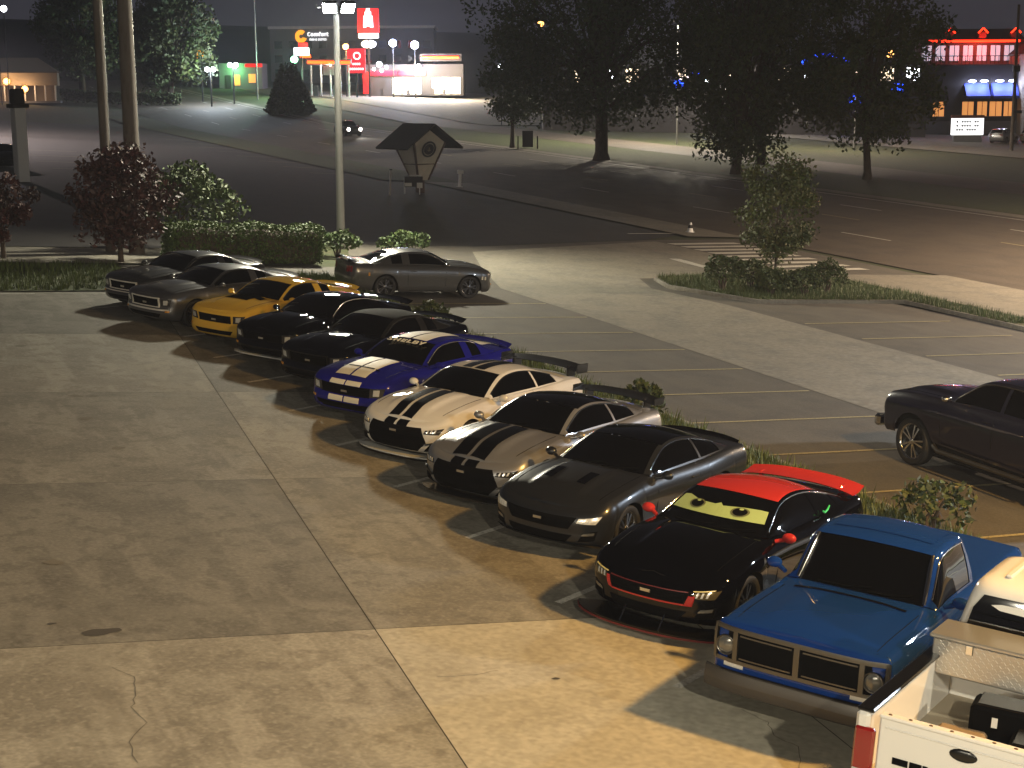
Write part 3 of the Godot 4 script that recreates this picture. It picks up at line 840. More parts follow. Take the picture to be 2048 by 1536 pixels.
func sunshade(c, t):                                   # cut card behind the screen: a pale band with two dark eyes
	var xf := screen_frame(c, 0.55, 0.02)
	var st := Mb.new()
	var top := [[-0.66, 0.14], [-0.50, 0.17], [-0.30, 0.07], [-0.06, 0.06], [0.0, 0.11], [0.05, 0.05], [0.3, 0.10], [0.5, 0.12], [0.66, 0.11]]
	for i in top.size() - 1:
		var n := 4
		for k in n:
			var x0: float = lerp(float(top[i][0]), float(top[i + 1][0]), float(k) / n)
			var x1: float = lerp(float(top[i][0]), float(top[i + 1][0]), float(k + 1) / n)
			var y0: float = lerp(float(top[i][1]), float(top[i + 1][1]), float(k) / n)
			var y1: float = lerp(float(top[i][1]), float(top[i + 1][1]), float(k + 1) / n)
			var p := []
			for q in [[x0, -0.15], [x1, -0.15], [x1, y1], [x0, y0]]: p.append(screen_point(c, q[0], q[1], 0.012))
			st.quad(p[0], p[1], p[2], p[3])
	var shade := obj("sunshade", st, mats.shade, t)
	for e in [[-0.30, 0.0], [0.30, -0.01]]:
		for r in [[0.115, mats.eye_rim, 0.015, 0.0], [0.09, mats.matte, 0.018, 0.0], [0.028, mats.shade, 0.021, 0.055]]:
			var d := Mb.new()
			for k in 20:
				var p := []
				for a in [TAU * k / 20, TAU * (k + 1) / 20]: p.append(screen_point(c, e[0] + cos(a) * r[0], e[1] + r[3] + sin(a) * r[0] * 0.85, r[2]))
				d.tri(screen_point(c, e[0], e[1] + r[3], r[2]), p[0], p[1])
			obj("eye", d, r[1], shade)
func screen_point(c, x: float, y: float, up: float) -> Vector3:
	var k := 0.95 + y * 2.3
	var r: Vector3 = spline(c.R, k)
	var p := house_point(c, k, clamp(x / r.x, -0.93, 0.93))
	return p + Vector3(0, 0.75, 0.66) * up
func park_trucks():
	# old blue pickup
	var c := pickup(true)
	var blue := paint("truck_blue", lin(0.006, 0.034, 0.17), 0.15, 0.3)
	var t := vehicle("pickup_truck", "vintage blue pickup with wide chrome-framed grille", "pickup", c, Vector3(9.63, 0, -12.2), 32, {body = blue, trim = mats.chrome, rim = mats.alloy_bright, glass = mats.tint, plain = true})
	cell(c, t, "grille_panel", [[-0.90, 0.44], [0.90, 0.44], [0.90, 0.90], [-0.90, 0.90]], mats.grille_black, 0.004)
	for q in [[[-0.90, 0.86], [0.90, 0.86], [0.90, 0.92], [-0.90, 0.92]], [[-0.90, 0.40], [0.90, 0.40], [0.90, 0.455], [-0.90, 0.455]], [[-0.03, 0.455], [0.03, 0.455], [0.03, 0.86], [-0.03, 0.86]], [[-0.69, 0.455], [-0.64, 0.455], [-0.64, 0.86], [-0.69, 0.86]], [[0.64, 0.455], [0.69, 0.455], [0.69, 0.86], [0.64, 0.86]], [[-0.91, 0.42], [-0.88, 0.42], [-0.88, 0.91], [-0.91, 0.91]], [[0.88, 0.42], [0.91, 0.42], [0.91, 0.91], [0.88, 0.91]]]: cell(c, t, "grille_frame", q, mats.dull_chrome, 0.03)
	for q in [[[-0.62, 0.48], [-0.06, 0.48], [-0.06, 0.50], [-0.62, 0.50]], [[0.06, 0.48], [0.62, 0.48], [0.62, 0.50], [0.06, 0.50]], [[-0.62, 0.82], [-0.06, 0.82], [-0.06, 0.84], [-0.62, 0.84]], [[0.06, 0.82], [0.62, 0.82], [0.62, 0.84], [0.06, 0.84]]]: cell(c, t, "grille_inner_frame", q, mats.dull_chrome, 0.02)
	for sg in [-1, 1]:
		var o := outline_front(c, 0.78 * sg)
		var at := Vector3(0.78 * sg, lerp(0.36, 1.03, 0.66), o[0] - 0.01)
		var face := Transform3D(Basis(Vector3(1, 0, 0), PI / 2), at)
		var ring := Mb.new()
		ring.lathe([[0.105, 0.0], [0.108, 0.035], [0.094, 0.04], [0.088, 0.02]], 24, face)
		var r := obj("headlight_ring", ring, mats.dull_chrome, t)
		var lens := Mb.new()
		lens.lathe([[0.089, 0.02], [0.07, 0.034], [0.035, 0.043], [0.0, 0.046]], 24, face)
		obj("headlight_lens", lens, mats.lamp_dim, r)
		cell(c, t, "turn_signal", [[0.68 * sg - 0.11, 0.33], [0.68 * sg + 0.11, 0.33], [0.68 * sg + 0.11, 0.40], [0.68 * sg - 0.11, 0.40]], mats.lamp_white, 0.012)
	var bump := Mb.new()
	for part in [[0.125, 0.0]]:
		var rows := []
		for i in 8:
			var a := TAU * i / 7.0
			var row := PackedVector3Array()
			for j in 21:
				var v := 0.98 * (j / 10.0 - 1.0)
				row.append(Vector3(v, 0.45 + sin(a) * part[0], 0.86 - 0.10 * pow(abs(v), 6) + cos(a) * 0.035 + part[1]))
			rows.append(row)
		bump.grid(rows)
	obj("front_bumper", bump, mats.bumper_dark, t)
	obj("bonnet_cowl_vent", stripe(c, -0.62, 0.62, -0.48, -0.62), mats.matte, t)
	obj("roof_skin", roof_stripe(c, -0.56, 0.56, 2.75, 4.7), blue, t)
	for sg in [-1, 1]:
		var post := Mb.new()
		var path := []
		for i in 9: path.append(house_point(c, lerp(0.05, 1.95, i / 8.0), 0.93 * sg) + Vector3(0, 0.008, 0.008))
		post.tube(path, [0.02, 0.024, 0.026, 0.028, 0.028, 0.028, 0.026, 0.024, 0.02], 10)
		obj("windscreen_trim", post, mats.chrome, t)
	# dark blue modern pickup, facing away up the aisle
	c = pickup(false)
	t = vehicle("pickup_truck", "dark blue four-door pickup with chrome wheels beyond the planted strip", "pickup", c, Vector3(19.35, 0, -21.5), -90, {body = paint("navy", lin(0.010, 0.010, 0.028), 0.35, 0.3), lamps = mats.lamp_glass, trim = mats.dull_chrome, rim = mats.chrome, mirror = mats.chrome})
	cell(c, t, "grille", [[-0.6, 0.42], [0.6, 0.42], [0.6, 0.86], [-0.6, 0.86]], mats.matte)
	var fb := Mb.new()
	fb.box(Vector3(0, 0.62, 1.02), Vector3(1.96, 0.22, 0.16), 0.05)
	obj("front_bumper", fb, mats.chrome, t)
	for sg in [-1, 1]:
		var bar := Mb.new()
		bar.tube([Vector3(0.98 * sg, 0.50, -0.62), Vector3(1.04 * sg, 0.44, -0.8), Vector3(1.04 * sg, 0.44, -2.95), Vector3(0.98 * sg, 0.5, -3.1)], [0.04, 0.042, 0.042, 0.04], 8)
		obj("running_board", bar, mats.dull_chrome, t)
	obj("bonnet_stripe", stripe(c, -0.5, -0.05, 0.1, -0.5), mats.carbon, t)
	white_pickup()
	# far traffic
	t = vehicle("oncoming_car", "oncoming car with lit headlights on the far road", "car", wagon(), on(55.0, -158.0), 90, {body = paint("road_car", lin(0.02, 0.02, 0.02)), up = true})
	for sg in [-1, 1]:
		var h := Mb.new()
		h.ball(Vector3(0.66 * sg, 0.72, 0.78), Vector3(0.2, 0.2, 0.12), 12, 8)
		obj("headlight_lit", h, mats.beam, t)
	var sp := SpotLight3D.new()
	sp.name = "headlight_beam"
	sp.light_color = Color(1, 0.97, 0.9); sp.light_energy = 25; sp.spot_range = 60; sp.spot_angle = 22; sp.spot_attenuation = 2; sp.shadow_enabled = true; sp.light_size = 0.1
	sp.position = Vector3(0, 0.74, 1.05); sp.basis = Basis(Vector3.UP, PI) * Basis(Vector3.RIGHT, -0.06)
	t.add_child(sp)
	var w := wagon()
	vehicle("parked_suv", "silver estate car parked behind the pole at the right-hand diner", "car", w, on(126.0, -136.5), 205, {body = paint("suv_silver", lin(0.33, 0.33, 0.34), 0.5), lamps = mats.lamp_dark, up = true})
	vehicle("parked_suv", "pale estate car at the right edge beyond the diner's pole", "car", w, on(130.6, -136.2), 200, {body = paint("suv_cream", lin(0.45, 0.40, 0.35), 0.3), lamps = mats.lamp_dark, up = true})
	vehicle("parked_car", "dark car half hidden behind the white pillar on the left", "car", coupe_old(), Vector3(12.2, 0, -97.0), 100, {body = paint("black", Color()), lamps = mats.lamp_dark})
func white_pickup():
	# x left, z front; z = 0 at the tailgate's outer face, seen from behind
	var t := thing("pickup_truck", "white pickup seen from behind with a metal toolbox across its bed", "pickup", Vector3(8.44, 0, -8.76))
	var a := deg_to_rad(32.0)
	var f := Vector3(cos(a), 0, -sin(a))
	t.basis = Basis(Vector3.UP.cross(f), Vector3.UP, f)
	var white := paint("pickup_white", lin(0.68, 0.66, 0.62), 0.0, 0.35)
	var st := Mb.new()
	st.box(Vector3(0, 1.06, 0.035), Vector3(1.52, 0.56, 0.07), 0.02)
	st.box(Vector3(0, 1.335, 0.035), Vector3(1.52, 0.035, 0.10), 0.012)
	st.box(Vector3(0, 0.87, -0.004), Vector3(1.40, 0.02, 0.02), 0.006)
	st.box(Vector3(0, 1.25, -0.004), Vector3(1.40, 0.014, 0.016), 0.005)
	var gate := obj("tailgate", st, white, t)
	st = Mb.new()
	st.ball(Vector3(0.05, 1.19, -0.004), Vector3(0.115, 0.055, 0.018), 16, 8)
	obj("handle", st, mats.black, gate)
	for k in 9:
		st = Mb.new()
		st.ball(Vector3(-0.68 + 0.17 * k, 1.353, 0.03), Vector3(0.018, 0.01, 0.012), 8, 6)
		obj("bolt", st, mats.rust, gate)
	st = Mb.new()
	for q in [[0.55, 0.13], [0.42, 0.10], [0.34, 0.04]]: st.box(Vector3(q[0], 0.985, -0.003), Vector3(q[1], 0.055, 0.012))
	obj("badge", st, mats.matte, gate)
	for sg in [-1, 1]:
		st = Mb.new()
		st.box(Vector3(0.90 * sg, 1.02, 1.15), Vector3(0.12, 0.62, 2.3), 0.03)
		st.box(Vector3(0.87 * sg, 0.62, 1.15), Vector3(0.20, 0.22, 2.3), 0.03)
		obj("bed_side", st, white, t)
		st = Mb.new()
		st.box(Vector3(0.885 * sg, 1.345, 1.15), Vector3(0.15, 0.035, 2.28), 0.012)
		obj("bed_rail_cap", st, mats.black, t)
		st = Mb.new()
		st.box(Vector3(0.868 * sg, 0.985, 0.01), Vector3(0.175, 0.44, 0.06), 0.02)
		var tl := obj("tail_light", st, mats.tail_red, t)
		st = Mb.new()
		st.box(Vector3(0.868 * sg, 0.81, -0.025), Vector3(0.15, 0.07, 0.02), 0.008)
		obj("reversing_lamp", st, mats.lamp_white, tl)
	st = Mb.new()
	st.box(Vector3(0, 0.78, 1.15), Vector3(1.68, 0.05, 2.3), 0.0)
	obj("bed_floor", st, mats.bed_tan, t)
	st = Mb.new()
	st.box(Vector3(0, 1.04, 2.32), Vector3(1.70, 0.56, 0.05), 0.01)
	obj("bed_front_panel", st, white, t)
	st = Mb.new()
	st.box(Vector3(0, 0.55, -0.12), Vector3(1.9, 0.2, 0.22), 0.05)
	obj("rear_bumper", st, mats.dull_chrome, t)
	# cab
	st = Mb.new()
	var rows := []
	for q in [[0.70, 0.97, 2.30, 4.30], [1.05, 0.975, 2.30, 4.30], [1.22, 0.96, 2.30, 4.28], [1.48, 0.90, 2.31, 4.05], [1.74, 0.83, 2.34, 3.82], [1.86, 0.79, 2.40, 3.70], [1.92, 0.74, 2.50, 3.60], [1.955, 0.64, 2.66, 3.48], [1.97, 0.3, 2.9, 3.3], [1.97, 0.0, 3.1, 3.1]]:
		var row := PackedVector3Array()
		for k in 49:
			var b := TAU * k / 48.0
			var cx := signf(cos(b)) * pow(abs(cos(b)), 0.28)
			var cz := signf(sin(b)) * pow(abs(sin(b)), 0.28)
			row.append(Vector3(cx * q[1], q[0], (q[2] + q[3]) / 2 + cz * (q[3] - q[2]) / 2))
		rows.append(row)
	st.grid(rows, Vector3(0, 1.2, 3.3), true)
	st.box(Vector3(0, 0.98, 5.0), Vector3(1.86, 0.6, 1.7), 0.1)
	for k in 2: st.box(Vector3(0.5 * (k * 2 - 1), 1.965, 3.0), Vector3(0.06, 0.03, 0.75), 0.01)
	var cab := obj("cab", st, white, t)
	st = Mb.new()
	var win := []
	for i in 5:
		var row := PackedVector3Array()
		for j in 9:
			var s := i / 4.0
			var y: float = lerp(1.30, 1.82, s)
			var hw: float = lerp(0.80, 0.70, s) - 0.06 * pow(abs(s * 2 - 1), 4)
			row.append(Vector3(hw * (j / 4.0 - 1), y, 2.292 + 0.075 * s * s))
		win.append(row)
	st.grid(win, Vector3(0, 1.4, 4))
	obj("rear_window", st, mats.tint, cab)
	for sg in [-1, 1]:
		st = Mb.new()
		st.quad(Vector3(0.905 * sg, 1.36, 2.75), Vector3(0.905 * sg, 1.36, 3.9), Vector3(0.80 * sg, 1.72, 3.62), Vector3(0.80 * sg, 1.72, 2.8))
		obj("side_window", st, mats.tint, cab)
	for z in [0.95, 4.6]:
		for sg in [-1, 1]:
			var ms := wheel_parts("five", 0.38)
			var ty := obj("wheel", ms[0], mats.tyre, t)
			ty.transform = Transform3D(Basis(Vector3.UP, 0.0 if sg > 0 else PI), Vector3(0.82 * sg, 0.38, z))
			obj("rim", ms[1], mats.alloy_bright, ty)
	st = Mb.new()
	st.box(Vector3(0, 0.45, 2.6), Vector3(1.3, 0.3, 4.6), 0.05)
	obj("chassis", st, mats.under, t)
	# the toolbox and the load stay things of their own
	var world := t.transform
	var tb := thing("toolbox", "diamond-plate metal toolbox across the white pickup's bed", "toolbox")
	tb.transform = world * Transform3D(Basis(), Vector3(0, 1.366, 1.96))
	st = Mb.new()
	st.box(Vector3(0, -0.02, 0), Vector3(1.78, 0.34, 0.46), 0.015)
	for i in 46:                                        # raised tread lozenges on the face towards the tailgate
		for j in 8:
			var cx := -0.86 + 0.0375 * i
			var cy := -0.15 + 0.04 * j
			var d := Basis(Vector3(0, 0, 1), 0.8 if (i + j) % 2 == 0 else -0.8)
			st.box(Vector3(cx, cy, -0.231), Vector3(0.034, 0.011, 0.014), 0.0, d)
	obj("box", st, mats.plate, tb)
	st = Mb.new()
	st.box(Vector3(0, 0.17, 0), Vector3(1.84, 0.04, 0.52), 0.012)
	obj("lid", st, mats.plate, tb)
	for sg in [-1, 1]:
		st = Mb.new()
		st.box(Vector3(0.55 * sg, 0.10, -0.238), Vector3(0.07, 0.09, 0.02), 0.006)
		obj("latch", st, mats.chrome, tb)
	var items := [["storage_crate", Vector3(-0.16, 0.806, 1.50), Vector3(1.1, 0.34, 0.36), mats.matte, "long black crate below the toolbox in the pickup bed", "crate"], ["storage_crate", Vector3(-0.42, 0.806, 1.06), Vector3(0.72, 0.24, 0.42), mats.matte, "shorter black crate nearer the tailgate in the pickup bed", "crate"], ["cardboard_box", Vector3(0.36, 0.806, 0.98), Vector3(0.42, 0.14, 0.5), mats.card, "crumpled brown sack-like box beside the crates in the pickup bed", "box"]]
	for q in items:
		var o := thing(q[0], q[4], q[5])
		o.transform = world * Transform3D(Basis(Vector3.UP, 0.12), q[1])
		st = Mb.new()
		st.box(Vector3(0, q[2].y / 2, 0), q[2], 0.03)
		obj("case", st, q[3], o)
		if q[3] == mats.matte:
			st = Mb.new()
			st.box(Vector3(0, q[2].y + 0.012, 0), Vector3(q[2].x * 0.9, 0.024, q[2].z * 0.9), 0.01)
			obj("lid", st, mats.black, o)
			for k in 3:
				st = Mb.new()
				st.box(Vector3(-q[2].x * 0.3 + k * q[2].x * 0.3, q[2].y * 0.65, -q[2].z / 2 - 0.004), Vector3(0.05, 0.09, 0.006))
				obj("paper_label", st, mats.paper, o)

# ---------- plants
func leaf(st: Mb, p: Vector3, s: float, c: Color):
	st.tint = c
	var d := Vector3(rng.randfn(), rng.randfn(), rng.randfn()).normalized()
	var e := d.cross(Vector3(rng.randfn(), rng.randfn(), rng.randfn())).normalized()
	var g := d.cross(e)
	st.quad(p - d * s - e * s * 0.25, p + e * s * 0.55 + g * s * 0.15, p + d * s + e * s * 0.1, p - e * s * 0.55 + g * s * 0.15)
func leaf_tone(base: Color, spread := 0.35) -> Color:
	var k := 1.0 + rng.randf_range(-spread, spread)
	return Color(base.r * k * rng.randf_range(0.85, 1.2), base.g * k, base.b * k * rng.randf_range(0.8, 1.15))
func crown_shape(clumps: Array, per: int, size: float, base: Color) -> Mb:   # clumps: [centre, radius]
	var st := Mb.new()
	st.tinted = true
	for q in clumps:
		var own := leaf_tone(base, 0.2)
		for i in per:
			var d := Vector3(rng.randfn(), rng.randfn() * 0.8, rng.randfn())
			d = d.normalized() * pow(rng.randf(), 0.45)
			leaf(st, q[0] + d * q[1], size * rng.randf_range(0.6, 1.3), leaf_tone(own, 0.25))
	return st
func tree(called, label, at: Vector3, h: float, low: float, rad: Vector3, trunk: float, clumps: int, per: int, size: float, base: Color, group := "", lumps := 0.34) -> Node3D:
	var t := thing(called, label, "tree", at, group)
	t.basis = plumb(rng.randf() * TAU)
	var mid := Vector3(0, (h + low) / 2, 0)
	var ry := (h - low) / 2
	var cl := []
	for i in clumps:
		var yy := rng.randf_range(-1.0, 1.0)
		var aa := rng.randf() * TAU
		var rr := sqrt(1.0 - (pow(-yy, 4.0) if yy < 0.0 else yy * yy)) * pow(rng.randf(), 0.38)
		var d := Vector3(cos(aa) * rr, yy, sin(aa) * rr)
		cl.append([mid + d * Vector3(rad.x, ry, rad.z) * 0.86, lumps * min(rad.x, ry) * rng.randf_range(0.6, 1.25)])
	var st := Mb.new()
	var fork := Vector3(0.05 * h * rng.randf_range(-0.4, 0.4), low + ry * 0.35, 0)
	st.tube([Vector3(0, -0.3, 0), Vector3(0, 0.15, 0), Vector3(0, 0.6, 0), fork * 0.6, fork, fork + Vector3(0, ry * 0.7, 0)], [trunk * 1.7, trunk * 1.35, trunk * 1.05, trunk * 0.9, trunk * 0.72, trunk * 0.3], 10)
	var n := 0
	for q in cl:
		n += 1
		if n % 3 != 0: continue
		var s := fork * rng.randf_range(0.6, 1.0) + Vector3(0, ry * rng.randf_range(-0.1, 0.4), 0)
		st.tube([s, s.lerp(q[0], 0.5) + Vector3(0, 0.06 * h, 0), q[0]], [trunk * 0.35, trunk * 0.2, trunk * 0.06], 6)
	obj("trunk", st, mats.bark, t)
	obj("crown", crown_shape(cl, per, size, base), mats.leaves, t)
	return t
func bush(called, label, at: Vector3, rad: Vector3, n: int, size: float, base: Color, category := "shrub", group := "", cone := false) -> Node3D:
	var t := thing(called, label, category, at, group)
	t.basis = plumb(0)
	var st := Mb.new()
	st.tinted = true
	for i in n:
		var d := Vector3(rng.randfn(), rng.randfn(), rng.randfn()).normalized()
		if d.y < -0.3: d.y = -d.y
		var lump := 1.0 + 0.13 * sin(d.x * 7 + at.x) + 0.13 * sin(d.z * 8 + d.y * 6 + at.z)
		d *= lump * (0.75 + 0.27 * pow(rng.randf(), 0.6))
		var p := Vector3(d.x * rad.x, rad.y * (0.95 + d.y), d.z * rad.z)
		if cone:
			var s := pow(rng.randf(), 0.55)
			var a := rng.randf() * TAU
			var rr := (0.25 + 0.75 * s if s < 0.9 else 1.0 - (s - 0.9) * 2.5) * (0.82 + 0.2 * rng.randf()) * (1 + 0.1 * sin(a * 3))
			p = Vector3(cos(a) * rad.x * rr, rad.y * 2 * (1 - s), sin(a) * rad.z * rr)
		leaf(st, p, size * rng.randf_range(0.6, 1.3), leaf_tone(base, 0.35))
	obj("foliage", st, mats.leaves, t)
	st = Mb.new()
	for k in 4: st.tube([Vector3(0, -0.1, 0), Vector3(0.1 * (k - 1.5), rad.y * 0.6, 0.08 * sin(k * 2.0)), Vector3(rad.x * 0.45 * cos(k * 1.7), rad.y * 1.4, rad.z * 0.45 * sin(k * 1.7))], [0.05, 0.035, 0.012], 6)
	obj("stem", st, mats.bark, t)
	return t
func grass_tuft() -> Mb:
	var st := Mb.new()
	st.tinted = true
	for k in 6:
		st.tint = leaf_tone(Color(0.075, 0.10, 0.03), 0.3)
		var a := TAU * k / 6 + rng.randf()
		var o := Vector3(cos(a), 0, sin(a)) * 0.05
		var tip := o * 2.2 + Vector3(0, 0.10 + 0.07 * rng.randf(), 0)
		var w := Vector3(-sin(a), 0, cos(a)) * 0.012
		st.tri(o - w, o + w, tip)
	return st
func turf(called, label, polyg: PackedVector2Array, n: int, up: float, scale_ := 1.0):
	var lo := polyg[0]
	var hi := polyg[0]
	for p in polyg:
		lo = lo.min(p); hi = hi.max(p)
	var xs := []
	var tries := 0
	while xs.size() < n and tries < n * 30:
		tries += 1
		var p := Vector2(rng.randf_range(lo.x, hi.x), rng.randf_range(lo.y, hi.y))
		if Geometry2D.is_point_in_polygon(p, polyg):
			var s := scale_ * rng.randf_range(0.6, 1.5)
			xs.append(Transform3D(Basis(Vector3.UP, rng.randf() * TAU).scaled(Vector3(s, s * rng.randf_range(0.6, 1.4), s)), Vector3(p.x, ground(p.x, p.y) + up, p.y)))
	var mm := MultiMesh.new()
	mm.transform_format = MultiMesh.TRANSFORM_3D
	mm.mesh = grass_tuft().mesh()
	mm.instance_count = xs.size()
	for i in xs.size(): mm.set_instance_transform(i, xs[i])
	var o := MultiMeshInstance3D.new()
	o.name = numbered(called); o.multimesh = mm; o.material_override = mats.leaves
	add_child(o)
	tag(o, label, "grass", "", "stuff")

# ---------- the setting
func sheet(called: String, pts: Array, up: float, m: Material, parent: Node = self) -> MeshInstance3D:
	var p2 := PackedVector2Array()
	for p in pts: p2.append(Vector2(p[0], p[1]))
	var st := Mb.new()
	var ids := Geometry2D.triangulate_polygon(p2)
	for i in range(0, ids.size(), 3):
		var q := []
		for k in 3: q.append(Vector3(p2[ids[i + k]].x, ground(p2[ids[i + k]].x, p2[ids[i + k]].y) + up, p2[ids[i + k]].y))
		if (q[2] - q[0]).cross(q[1] - q[0]).y < 0: q.reverse()
		st.tri(q[0], q[1], q[2])
	return obj(called, st, m, parent)
func strip(called: String, x0: float, x1: float, z0: float, z1: float, up: float, m: Material, parent: Node = self, step := 8.0) -> MeshInstance3D:
	var rows := []
	var n: int = max(1, int(abs(z1 - z0) / step))
	for i in n + 1:
		var z: float = lerp(z0, z1, float(i) / n)
		var row := PackedVector3Array()
		for j in 4:
			var x: float = lerp(x0, x1, j / 3.0)
			row.append(Vector3(x, ground(x, z) + up, z))
		rows.append(row)
	var st := Mb.new()
	st.grid(rows, Vector3((x0 + x1) / 2, -500, (z0 + z1) / 2))
	return obj(called, st, m, parent)
func line_piece(called, a: Vector2, b: Vector2, w: float, up: float, m: Material, parent: Node):   # a painted line on flat or rising ground
	var d := (b - a).normalized()
	var s := Vector2(-d.y, d.x) * w / 2
	var st := Mb.new()
	var n: int = max(1, int((b - a).length() / 0.8))
	var rows := []
	for i in n + 1:
		var p := a.lerp(b, float(i) / n)
		var row := PackedVector3Array()
		for e in [p - s * (0.85 + 0.3 * rng.randf()), p + s * (0.85 + 0.3 * rng.randf())]: row.append(Vector3(e.x, ground(e.x, e.y) + up, e.y))
		rows.append(row)
	st.grid(rows, Vector3(a.x, -50, a.y))
	return obj(called, st, m, parent)
func kerb(called, pts: Array, w: float, h: float, m: Material, parent: Node = self):   # a raised edge along a line
	var st := Mb.new()
	var prof := [[-w / 2, 0.0], [-w / 2, h - 0.02], [-w / 2 + 0.02, h], [w / 2 - 0.02, h], [w / 2, h - 0.02], [w / 2, 0.0]]
	var rows := []
	for i in pts.size():
		var d: Vector2 = (pts[min(i + 1, pts.size() - 1)] - pts[max(i - 1, 0)]).normalized()
		var s := Vector2(-d.y, d.x)
		var row := PackedVector3Array()
		for q in prof:
			var e: Vector2 = pts[i] + s * q[0]
			row.append(Vector3(e.x, ground(e.x, e.y) - 0.01 + q[1], e.y))
		rows.append(row)
	st.grid(rows)
	return obj(called, st, m, parent)
func make_materials():
	mat("tint", lin(0.0015, 0.0015, 0.0017), 0.03, 0.0, {metallic_specular = 0.6})
	mat("black", lin(0.003, 0.003, 0.003), 0.25)
	mat("grille_black", lin(0.0015, 0.0015, 0.0015), 0.85, 0.0, {metallic_specular = 0.2})
	mat("bright_trim", lin(0.72, 0.70, 0.64), 0.3, 0.3)
	mat("bumper_dark", lin(0.07, 0.06, 0.05), 0.4, 0.3)
	mat("panel_black", lin(0.004, 0.004, 0.004), 1.0, 0.0, {metallic_specular = 0.0})
	mat("matte", lin(0.003, 0.003, 0.003), 0.6, 0.0, {metallic_specular = 0.1})
	mat("matte_gloss", lin(0.002, 0.002, 0.0025), 0.15)
	mat("carbon", lin(0.008, 0.0085, 0.009), 0.3, 0.0, {clearcoat_enabled = true, clearcoat = 0.6, clearcoat_roughness = 0.15})
	mat("under", lin(0.006, 0.006, 0.006), 0.9)
	mat("tyre", lin(0.012, 0.012, 0.012), 0.75)
	mat("alloy_dark", lin(0.10, 0.10, 0.105), 0.35, 0.8)
	mat("alloy_bright", lin(0.55, 0.55, 0.55), 0.2, 1.0)
	mat("dark_metal", lin(0.03, 0.03, 0.03), 0.5, 0.6)
	mat("chrome", lin(0.75, 0.75, 0.74), 0.12, 1.0)
	mat("dull_chrome", lin(0.16, 0.15, 0.135), 0.3, 0.9)
	mat("lamp_dark", lin(0.05, 0.05, 0.05), 0.08, 0.4, {clearcoat_enabled = true, clearcoat = 1.0, clearcoat_roughness = 0.03})
	mat("lamp_glass", lin(0.62, 0.60, 0.54), 0.22, 0.25, {clearcoat_enabled = true, clearcoat = 1.0, clearcoat_roughness = 0.03})
	mat("lamp_dim", lin(0.16, 0.155, 0.14), 0.15, 0.5, {clearcoat_enabled = true, clearcoat = 1.0, clearcoat_roughness = 0.03})
	mat("lamp_white", lin(0.62, 0.62, 0.60), 0.2, 0.3)
	mat("lamp_amber", lin(0.16, 0.12, 0.05), 0.1, 0.6, {clearcoat_enabled = true, clearcoat = 1.0, clearcoat_roughness = 0.03})
	mat("brow", lin(0.75, 0.62, 0.25), 0.3)
	mat("amber", lin(0.55, 0.25, 0.03), 0.25)
	mat("tail_red", lin(0.22, 0.008, 0.008), 0.15, 0.0, {clearcoat_enabled = true, clearcoat = 1.0, clearcoat_roughness = 0.05})
	mat("dull_red", lin(0.12, 0.01, 0.01), 0.45)
	mat("green_decal", lin(0.03, 0.5, 0.12), 0.4)
	mat("cream", lin(0.66, 0.62, 0.50), 0.5, 0.0, {metallic_specular = 0.2})
	mat("pale", lin(0.5, 0.5, 0.47), 0.4)
	mat("canvas", lin(0.012, 0.012, 0.013), 0.8, 0.0, {metallic_specular = 0.15})
	mat("shade", lin(0.30, 0.40, 0.16), 0.8)
	mat("eye_rim", lin(0.10, 0.11, 0.05), 0.7)
	mat("strap", lin(0.62, 0.36, 0.04), 0.6)
	mat("plate", lin(0.5, 0.49, 0.46), 0.3, 0.75)
	mat("rust", lin(0.12, 0.06, 0.03), 0.8)
	mat("bed_tan", lin(0.35, 0.30, 0.22), 0.75)
	mat("card", lin(0.20, 0.14, 0.08), 0.85)
	mat("paper", lin(0.65, 0.64, 0.6), 0.8)
	mat("beam", lin(1, 0.98, 0.95), 0.5, 0.0, {emission_enabled = true, emission = Color(1, 0.97, 0.93), emission_energy_multiplier = 6.0})
	mat("leaves", Color(1, 1, 1), 0.65, 0.0, {vertex_color_use_as_albedo = true})
	var grain := bumps(512, 0.25, 5, 1.0)
	var big := noise_bytes(1024, 0.006, 11)
	var mid := noise_bytes(1024, 0.02, 12)
	var fine := noise_bytes(1024, 0.09, 13)
	var streak := noise_bytes(1024, 0.012, 14, FastNoiseLite.TYPE_SIMPLEX_SMOOTH, 5, 1024, 160)
	var spots := noise_bytes(1024, 0.03, 15, FastNoiseLite.TYPE_CELLULAR, 2)
	var conc := blend_texture(1024, Color(0.33, 0.31, 0.25), [[big, 0.38, 0.7, Color(0.235, 0.215, 0.168), 0.9], [streak, 0.5, 0.62, Color(0.43, 0.405, 0.335), 0.65], [mid, 0.55, 0.72, Color(0.19, 0.172, 0.132), 0.6], [fine, 0.58, 0.75, Color(0.45, 0.425, 0.355), 0.4], [spots, 0.0, 0.1, Color(0.14, 0.12, 0.1), 0.25]])
	for k in 3: surface("concrete_%d" % k, conc, 0.085, 0.82, Color(1, 1, 1) * [0.80, 0.98, 0.89][k] + Color(0, 0, 0, 1), grain, Vector3(0.31 * k, 0, 0.17 * k))
	surface("concrete_new", conc, 0.10, 0.85, Color(1.0, 1.0, 1.0), grain, Vector3(0.6, 0, 0.4))
	mats.concrete_new.albedo_texture = blend_texture(512, Color(0.41, 0.38, 0.30), [[noise_bytes(512, 0.012, 31), 0.4, 0.8, Color(0.34, 0.31, 0.235), 0.7], [noise_bytes(512, 0.05, 32), 0.55, 0.9, Color(0.45, 0.41, 0.32), 0.5]])
